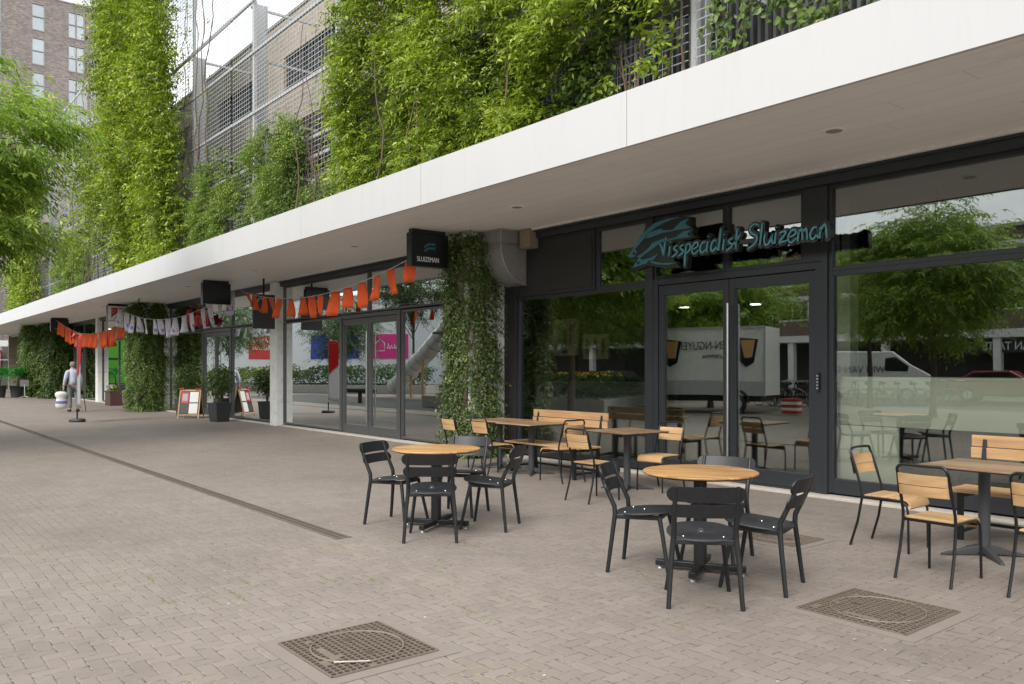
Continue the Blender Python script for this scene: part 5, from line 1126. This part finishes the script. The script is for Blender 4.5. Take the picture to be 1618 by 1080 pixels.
for y in np.arange(7.05, 17, 3.4):
    T(MB().box(-75.2, -74.95, y, y + .45, 0, 3.3), 'pier', MT['column']); o = T(MB().box(-75.15, -75.05, y + .45, y + .5, 0, 3.3).box(-75.15, -75.05, y + 1.9, y + 1.98, 0, 3.3).box(-75.15, -75.05, y + .5, y + 3.4, 2.2, 2.28), 'shopfront_frame', MT['steelp'])
    T(MB().box(-75.12, -75.11, y + .5, y + 3.35, .1, 3.3), 'shopfront_glass', MT['glassb'])
T(MB().box(-76, -75.9, 7, 19.9, 0, 3.3), 'shop_back_wall', MT['intpale'])
r = empty('round_sign', (-70.5, 9.95, 2.15), 0, 'round red sign with pale ring on the pale pier beyond the potted palms', 'sign')
mb = MB().lathe([(.95, -.04), (.95, .04)], n=32); mb.xf(Matrix.Rotation(math.pi / 2, 4, 'X')); mb.build('disc', MT['red'], r); mb = MB().tube([(.72 * math.cos(t), -.05, .72 * math.sin(t)) for t in np.linspace(0, 6.2832, 33)], .03, 6, False); mb.build('ring', MT['lettering'], r)
B(MB().box(-70.8, -69.0, 10.0, 10.6, 0, 4.0), 'end_pier', MT['column'])

# ================================================================== ACROSS THE SQUARE (seen mirrored in the glass)
ap = empty('apartment_row', (-10, -35, 0), 0, 'low brown brick apartment row with white bands and shops below, mirrored in the shop glass', 'building')
def A_(mb, name, mat, parent=None):
    o = mb.build(name, mat, parent or ap)
    if parent is None: o.location = (10, 35, 0)
    return o
X0, X1, AY = -64, 30, -31
A_(MB().box(X0, X1, AY - 9, AY - 3, 0, 3.3), 'shop_core', MT['intwall'])
A_(MB().box(X0, X1, AY - 9, AY, 3.3, 3.75), 'white_band', MT['white']); A_(MB().box(X0, X1, AY - 9, AY - .05, 3.75, 4.75), 'brick_band', MT['redbrick'])
A_(MB().box(X0, X1, AY - 9, AY - .3, 4.75, 6.1), 'recess_wall', MT['dark']); A_(MB().box(X0, X1, AY - 9, AY - .02, 6.1, 6.35), 'white_band', MT['white'])
A_(MB().box(X0, X1, AY - 9, AY - .06, 6.35, 7.0), 'brick_band', MT['redbrick']); A_(MB().box(X0, X1, AY - 9, AY - .3, 7.0, 8.3), 'recess_wall', MT['dark']); A_(MB().box(X0, X1, AY - 9, AY - .0, 8.3, 8.55), 'white_band', MT['white']); A_(MB().box(X0, X1, AY - 9, AY - .1, 8.55, 9.3), 'brick_band', MT['redbrick']); A_(MB().box(X0, X1, AY - 9.1, AY + .1, 9.3, 9.5), 'roof', MT['steel'])
w0 = MB().box(0, .1, 0, .12, 0, 1.33).box(2.3, 2.4, 0, .12, 0, 1.33).box(.1, 2.3, 0, .12, 0, .1).box(.1, 2.3, 0, .12, 1.24, 1.33).box(1.15, 1.23, .01, .1, .1, 1.24).build('window', MT['white'], ap); MB().box(.1, 2.3, .04, .05, .1, 1.24).build('pane', skyglass, w0); first = True
for z in (4.77, 7.0):
    for k in range(26):
        o = w0 if first else copy_tree(w0, ap); first = False; o.location = (X0 + 1 + k * 3.4 + 10, AY - .25 + 35, z)
for x in np.arange(X0 + .5, X1, 6.4): A_(MB().box(x, x + .4, AY - .5, AY - .1, 0, 3.3), 'column', MT['white'])
r = empty('shop_sign', (-17.2, AY - .45, 2.8), 0, 'white letters AMERICAN TASTE on the dark shopfront across the square', 'sign')
text_obj('lettering', 'AMERICAN TASTE', .66, MT['lettering'], r, (0, .2, 0), (R(90), 0, R(180)), .03, sx=.78); MB().box(-4, 4, .0, .15, -.35, .4).build('board', MT['dark'], r)
# white hall with banners
hl = empty('white_hall', (-82, -22, 0), 0, 'pale metal-clad hall with red, blue and pink banners, mirrored in the middle shop glass', 'building')
a = Vector((-97, -12, 0)); b = Vector((-66, -31, 0)); d = (b - a).normalized(); nrm = Vector((-d.y, d.x, 0)); ang = math.atan2(d.y, d.x); hl.location = a; hl.rotation_euler.z = ang
MB().box(0, 40, -12, 0, 0, 9.0).build('clad_wall', simple('pale_cladding', (.62, .66, .68), .5, .1, .06, 1), hl); MB().box(-.2, 40.2, -12, .15, 9.0, 9.3).build('roof_edge', MT['steel'], hl)
for (x, w, m_, mt_) in ((8.6, 5.5, 'red_banner', MT['red']), (16.6, 5.8, 'blue_banner', simple('blue_banner', (.02, .04, .42), .5)), (24.1, 4.2, 'pink_banner', simple('pink_banner', (.6, .02, .22), .5))):
    f = MB().box(x, x + w, .0, .08, 2.6, 5.1).build(m_, mt_, hl); g = MB(); 
    q_ = random.Random(int(x))
    if m_ == 'blue_banner': g.tube([(x + 3.4 + .25 * math.sin(t * 1.3), .1, 2.9 + t * .42) for t in np.linspace(0, 4, 12)], .09, 5)
    if m_ == 'pink_banner': g.tube([(x + .5, .1, 3.4), (x + .5, .1, 4.2), (x + .95, .1, 4.6), (x + 1.4, .1, 4.2), (x + 1.4, .1, 3.4), (x + .5, .1, 3.4)], .05, 4)
    for k in range(2 if m_ == 'red_banner' else 1):
        xx = x + (1.7 if m_ == 'pink_banner' else .5)
        while xx < x + w - .6 and m_ != 'blue_banner': ww = q_.uniform(.15, .3); g.tube([(xx, .1, 3.6 + k * .75), (xx + ww * .5, .1, 3.6 + k * .75 + q_.uniform(.3, .6)), (xx + ww, .1, 3.6 + k * .75)], .05, 4); xx += ww + q_.uniform(.06, .22)
    g.build('banner_lettering', MT['lettering'], f)
# hedge beds, playground
def bed(label, x, y, w, d, h, hh, seed, mat='hedge', rz=0, fl=True, hm=None):
    r = empty('raised_bed', (x, y, 0), rz, label, 'raised bed', 'concrete raised beds with planting'); MB().box(-w / 2, w / 2, -d / 2, d / 2, 0, h).build('concrete_edge', MT['concrete'], r, .02)
    rs_ = np.random.RandomState(seed); n = int(w * d * 260); P = np.stack([rs_.uniform(-w / 2 + .1, w / 2 - .1, n), rs_.uniform(-d / 2 + .1, d / 2 - .1, n), h + hh * rs_.rand(n) ** .6 * 1.0], 1); P[:, 2] = h + (P[:, 2] - h) * (.6 + .5 * vnoise(P[:, 0], P[:, 1], seed, 1.1))
    V, Q = leaves(P, np.tile([0, .3, 1.], (n, 1)), .13, rs_); np_mesh('shrubs', V, Q, MT[mat], r)
    if fl:
        n = 160; P = np.stack([rs_.uniform(w * .1, w / 2, n), rs_.uniform(-d / 2, d / 2, n), h + hh * .9 + rs_.rand(n) * .15], 1); V, Q = leaves(P, np.tile([0, .3, 1.], (n, 1)), .1, rs_); np_mesh('yellow_flowers', V, Q, MT['flower'], r)
    return r
bed('concrete raised bed with dense shrubs and yellow flowers opposite the fish shop', -21.8, -3.2, 6.0, 2.4, .5, .9, 101, rz=R(62))
bed('concrete raised bed with tall hedge beyond the playground', -47, -6.5, 11, 2.2, .5, 1.3, 102, rz=R(-35), fl=False)
bed('concrete raised bed with yellow flowers behind the slide', -35.5, -8.5, 4.2, 2.0, .6, .7, 103)
bed('concrete raised bed with grasses and yellow flowers before the white hall', -56.5, -3.5, 7, 2.2, .5, 1.2, 104, 'wist', R(-35))
bx_ = bx('concrete_block', MT['concrete'], None, -27.9, -26.2, -.5, .5, 0, .48, bevel=.02); tag(bx_, 'low concrete seat block beside the playground', 'block')
r = empty('tube_slide', (-35.5, -4.6, 0), R(0), 'shiny steel tube slide on posts in the playground', 'slide')
pts = [(-3.4, -.2, .55), (-2.6, -.15, .9), (-1.4, -.05, 1.6), (.2, 0, 2.4), (1.8, .1, 3.3), (2.6, .15, 3.8)]; MB().tube(pts, .45, 20, False).build('tube', simple('polished_steel', (.8, .8, .82), .3, .45, .05), r)
rg = MB()
for i in range(14):
    t = i / 13 * 4.999; k = int(t); p = Vector(pts[k]).lerp(Vector(pts[k + 1]), t - k); dd = (Vector(pts[k + 1]) - Vector(pts[k])).normalized(); rg.tube([p - dd * .02, p + dd * .02], .475, 20, False)
rg.build('band', MT['steel'], r); MB().tube([(-1.4, 0, 0), (-1.4, 0, 1.2)], .06, 8).tube([(.2, .3, 0), (.2, .3, 2.0)], .06, 8).tube([(2.6, .4, 0), (2.6, .4, 4.6)], .09, 8).tube([(2.6, -.4, 0), (2.6, -.4, 4.6)], .09, 8).build('post', MT['slat'], r); MB().box(2.0, 3.6, -.8, .9, 3.2, 3.3).build('platform', MT['bark'], r)
r = empty('seesaw', (-33.2, .6, 0), R(-8), 'black padded balance beam on a stubby post in the playground', 'play equipment'); MB().tube([(-1.4, 0, .55), (-1.3, 0, .58), (1.3, 0, .58), (1.4, 0, .55)], [.09, .12, .12, .09], 10).build('beam', MT['black'], r); MB().tube([(.3, 0, 0), (.3, 0, .5)], .09, 8).build('post', MT['black'], r)
rub = MB().add([(-46, -3.6, .004), (-24, -3.6, .004), (-24, 2.0, .004), (-46, 2.0, .004)], [(0, 1, 2, 3)]).build('play_surface', simple('rubber_surface', (.07, .068, .065), .9)); tag(rub, kind='structure')
# catering trailer
r = empty('catering_trailer', (-17.9, -4.93, 0), math.atan2(-1.21, 3.55), 'white catering trailer with mirrored dark lettering and food pictures, seen in the shop door glass', 'trailer')
MB().box(-1.87, 1.87, -2.0, 0, .62, 3.0).build('body', MT['white'], r, .02); MB().box(-1.87, 1.87, -.001, .02, .62, 1.12).box(-1.9, -1.86, 0, .04, .6, 3.0).box(1.86, 1.9, 0, .04, .6, 3.0).box(-1.86, 1.86, 0, .04, 2.95, 3.02).build('trim', MT['steelp'], r)
MB().box(-1.7, 1.7, -1.8, -.1, .42, .60).build('chassis', MT['black'], r)
for x in (.9,):
    w = MB().lathe([(.30, -.1), (.33, -.07), (.33, .07), (.30, .1)], n=24); w.xf(Matrix.Translation((x, -.02, .33)) @ Matrix.Rotation(math.pi / 2, 4, 'X')); wo = w.build('wheel', MT['black'], r)
    w = MB().lathe([(.17, -.115), (.19, -.11), (.19, .11), (.17, .115)], n=20); w.xf(Matrix.Translation((x, -.02, .33)) @ Matrix.Rotation(math.pi / 2, 4, 'X')); w.build('rim', MT['steelp'], wo)
    MB().tube([(x + .42 * math.cos(t), .03, .38 + .42 * math.sin(t)) for t in np.linspace(0, math.pi, 12)], .05, 6).build('mudguard', MT['black'], r)
text_obj('lettering', 'NGUYEN-NGUYEN', .42, MT['signblack'], r, (.1, .03, 2.35), (R(90), 0, R(180)), .003, sx=.75); text_obj('small_lettering', 'LOEMPIA', .2, MT['signblack'], r, (.1, .03, 1.95), (R(90), 0, R(180)), .003)
for x in (1.35, -1.35):
    f = MB().prism([(x - .38, 2.62), (x + .3, 2.55), (x + .15, 1.75), (x - .12, 1.6), (x - .38, 1.85)], lambda a, b: (a, .042, b), lambda a, b: (a, .048, b)).build('food_picture', MT['signblack'], r); g = MB()
    for q in range(5):
        g.prism([(x - .3 + q * .1, 2.5), (x - .22 + q * .1, 2.56), (x - .17 + q * .09, 2.5), (x - .1 + q * .05, 1.95), (x - .16 + q * .05, 1.9)], lambda a, b: (a, .0485, b), lambda a, b: (a, .05 + q * .001, b))
    g.build('roll_picture', simple('fried_snack', (.60, .33, .13), .6, 0, .5, 16, dirt=(.2, .08, .03)), f)
for x in (-2.3, 2.4):
    q = empty('barrier_block', (-17.7 + x * .95, -5.4 - x * .34 + .2, 0), 0, 'red and white striped barrier block at the %s end of the catering trailer' % ('hitch' if x < 0 else 'wheel'), 'barrier', 'striped barrier blocks by the trailer')
    for k in range(5): MB().box(-.3, .3, -.15, .15, .05 + k * .1, .15 + k * .1).build('stripe_band', MT['red'] if k % 2 == 0 else MT['lettering'], q, .01)
# van
def vehicle(name, label, loc, rz, L, W, H, prof, mat, text=None):
    r = empty(name, loc, rz, label, 'van' if name == 'delivery_van' else 'car'); MB().prism(prof, lambda a, b: (a, -W / 2, b), lambda a, b: (a, W / 2, b)).build('body', mat, r, .06)
    for x in (L * .19, L * .80):
        for s in (-1, 1):
            w = MB().lathe([(.29, -.1), (.33, -.07), (.33, .07), (.29, .1)], n=20); w.xf(Matrix.Translation((x, s * (W / 2 - .08), .33)) @ Matrix.Rotation(math.pi / 2, 4, 'X')); wo = w.build('wheel', MT['black'], r); w = MB().lathe([(.17, -.11), (.19, -.105), (.19, .105), (.17, .11)], n=16); w.xf(Matrix.Translation((x, s * (W / 2 - .07), .33)) @ Matrix.Rotation(math.pi / 2, 4, 'X')); w.build('rim', MT['steelp'], wo)
    return r
van = vehicle('delivery_van', 'white delivery van lettered WIM VAN GULIK parked across the square', (-22.2, -18.6, 0), math.atan2(-1.82, 4.05), 5.3, 1.95, 2.35, [(0, .35), (0, 2.2), (.25, 2.38), (3.6, 2.38), (4.35, 1.75), (5.2, 1.25), (5.35, .9), (5.35, .35)], MT['white'])
MB().prism([(3.3, 1.45), (3.3, 2.05), (3.75, 2.1), (4.3, 1.65), (4.25, 1.42)], lambda a, b: (a, .97, b), lambda a, b: (a, .985, b)).build('side_window', MT['signblack'], van)
text_obj('lettering', 'WIM VAN GULIK', .46, MT['pot'], van, (1.75, .99, 1.5), (R(90), 0, R(180)), .004, sx=.9); MB().prism([(.3, 1.85), (.6, 2.0), (.9, 1.85), (.6, 1.7)], lambda a, b: (a, .98, b), lambda a, b: (a, .986, b)).build('logo', MT['red'], van)
car = vehicle('parked_car', 'dark parked car beyond the raised bed with yellow flowers', (-30.5, -11.6, 0), R(15), 4.2, 1.75, 1.45, [(0, .3), (0, .85), (.4, 1.0), (1.0, 1.42), (2.5, 1.45), (3.2, 1.0), (4.1, .85), (4.2, .3)], MT['pot'])
MB().prism([(.7, 1.0), (1.1, 1.34), (2.4, 1.37), (2.95, 1.0)], lambda a, b: (a, .878, b), lambda a, b: (a, .888, b)).build('side_window', MT['signblack'], car)
car2 = vehicle('parked_car', 'red and grey parked car beside the delivery van', (-17.2, -22.5, 0), R(-10), 4.2, 1.75, 1.45, [(0, .3), (0, .85), (.4, 1.0), (1.0, 1.42), (2.5, 1.45), (3.2, 1.0), (4.1, .85), (4.2, .3)], simple('dark_red_paint', (.2, .02, .02), .3, .3)); MB().prism([(.7, 1.0), (1.1, 1.34), (2.4, 1.37), (2.95, 1.0)], lambda a, b: (a, .878, b), lambda a, b: (a, .888, b)).build('side_window', MT['signblack'], car2)
# bicycles
def make_bike():
    r = empty('bicycle'); tag(r, None, 'bicycle', 'parked bicycles across the square')
    for x in (-.53, .53):
        w = MB().tube([(x + .34 * math.cos(t), 0, .35 + .34 * math.sin(t)) for t in np.linspace(0, 6.2832, 25)], .017, 5, False); wo = w.build('wheel', MT['black'], r); sp = MB()
        for k in range(10): a = k * .628; sp.tube([(x, 0, .35), (x + .32 * math.cos(a), 0, .35 + .32 * math.sin(a))], .0025, 3)
        sp.build('spokes', MT['steel'], wo); MB().tube([(x + .38 * math.cos(t), 0, .35 + .38 * math.sin(t)) for t in np.linspace(.4, 2.7, 10)], .012, 4).build('mudguard', MT['steel'], r)
    MB().tube([(-.53, 0, .35), (-.1, 0, .3), (.38, 0, .78), (-.2, 0, .72), (-.53, 0, .35)], .017, 6).tube([(-.1, 0, .3), (-.25, 0, .92)], .016, 6).tube([(.53, 0, .35), (.36, 0, .95)], .015, 6).build('frame', MT['black'], r)
    MB().tube([(.36, 0, .95), (.3, 0, 1.05)], .013, 5).tube([(.15, -.28, 1.08), (.3, -.2, 1.06), (.32, .2, 1.06), (.15, .28, 1.08)], .012, 6).build('handlebar', MT['steel'], r)
    MB().tube([(-.38, 0, .95), (-.25, 0, .96), (-.12, 0, .94)], [.08, .07, .03], 8).build('saddle', MT['black'], r); MB().box(-.75, -.35, -.07, .07, .72, .735).build('luggage_rack', MT['steel'], r); return r
bk_ = make_bike(); rs_ = random.Random(4)
for i in range(20):
    o = bk_ if i == 0 else copy_tree(bk_); x = -19.7 + i * .13 + rs_.uniform(-.05, .05); y = -11.0 - i * .17 + rs_.uniform(-.25, .25)
    if i > 11: x = -18.2 + (i - 11) * .42; y = -12.9 - (i - 11) * .48
    place(o, (x, y, 0), rs_.uniform(-.5, .9), 'black city bicycle in the crowded row mirrored right of the shop door'); o.rotation_euler.x = rs_.uniform(-.12, .12)
print('scene built', len(bpy.data.objects))
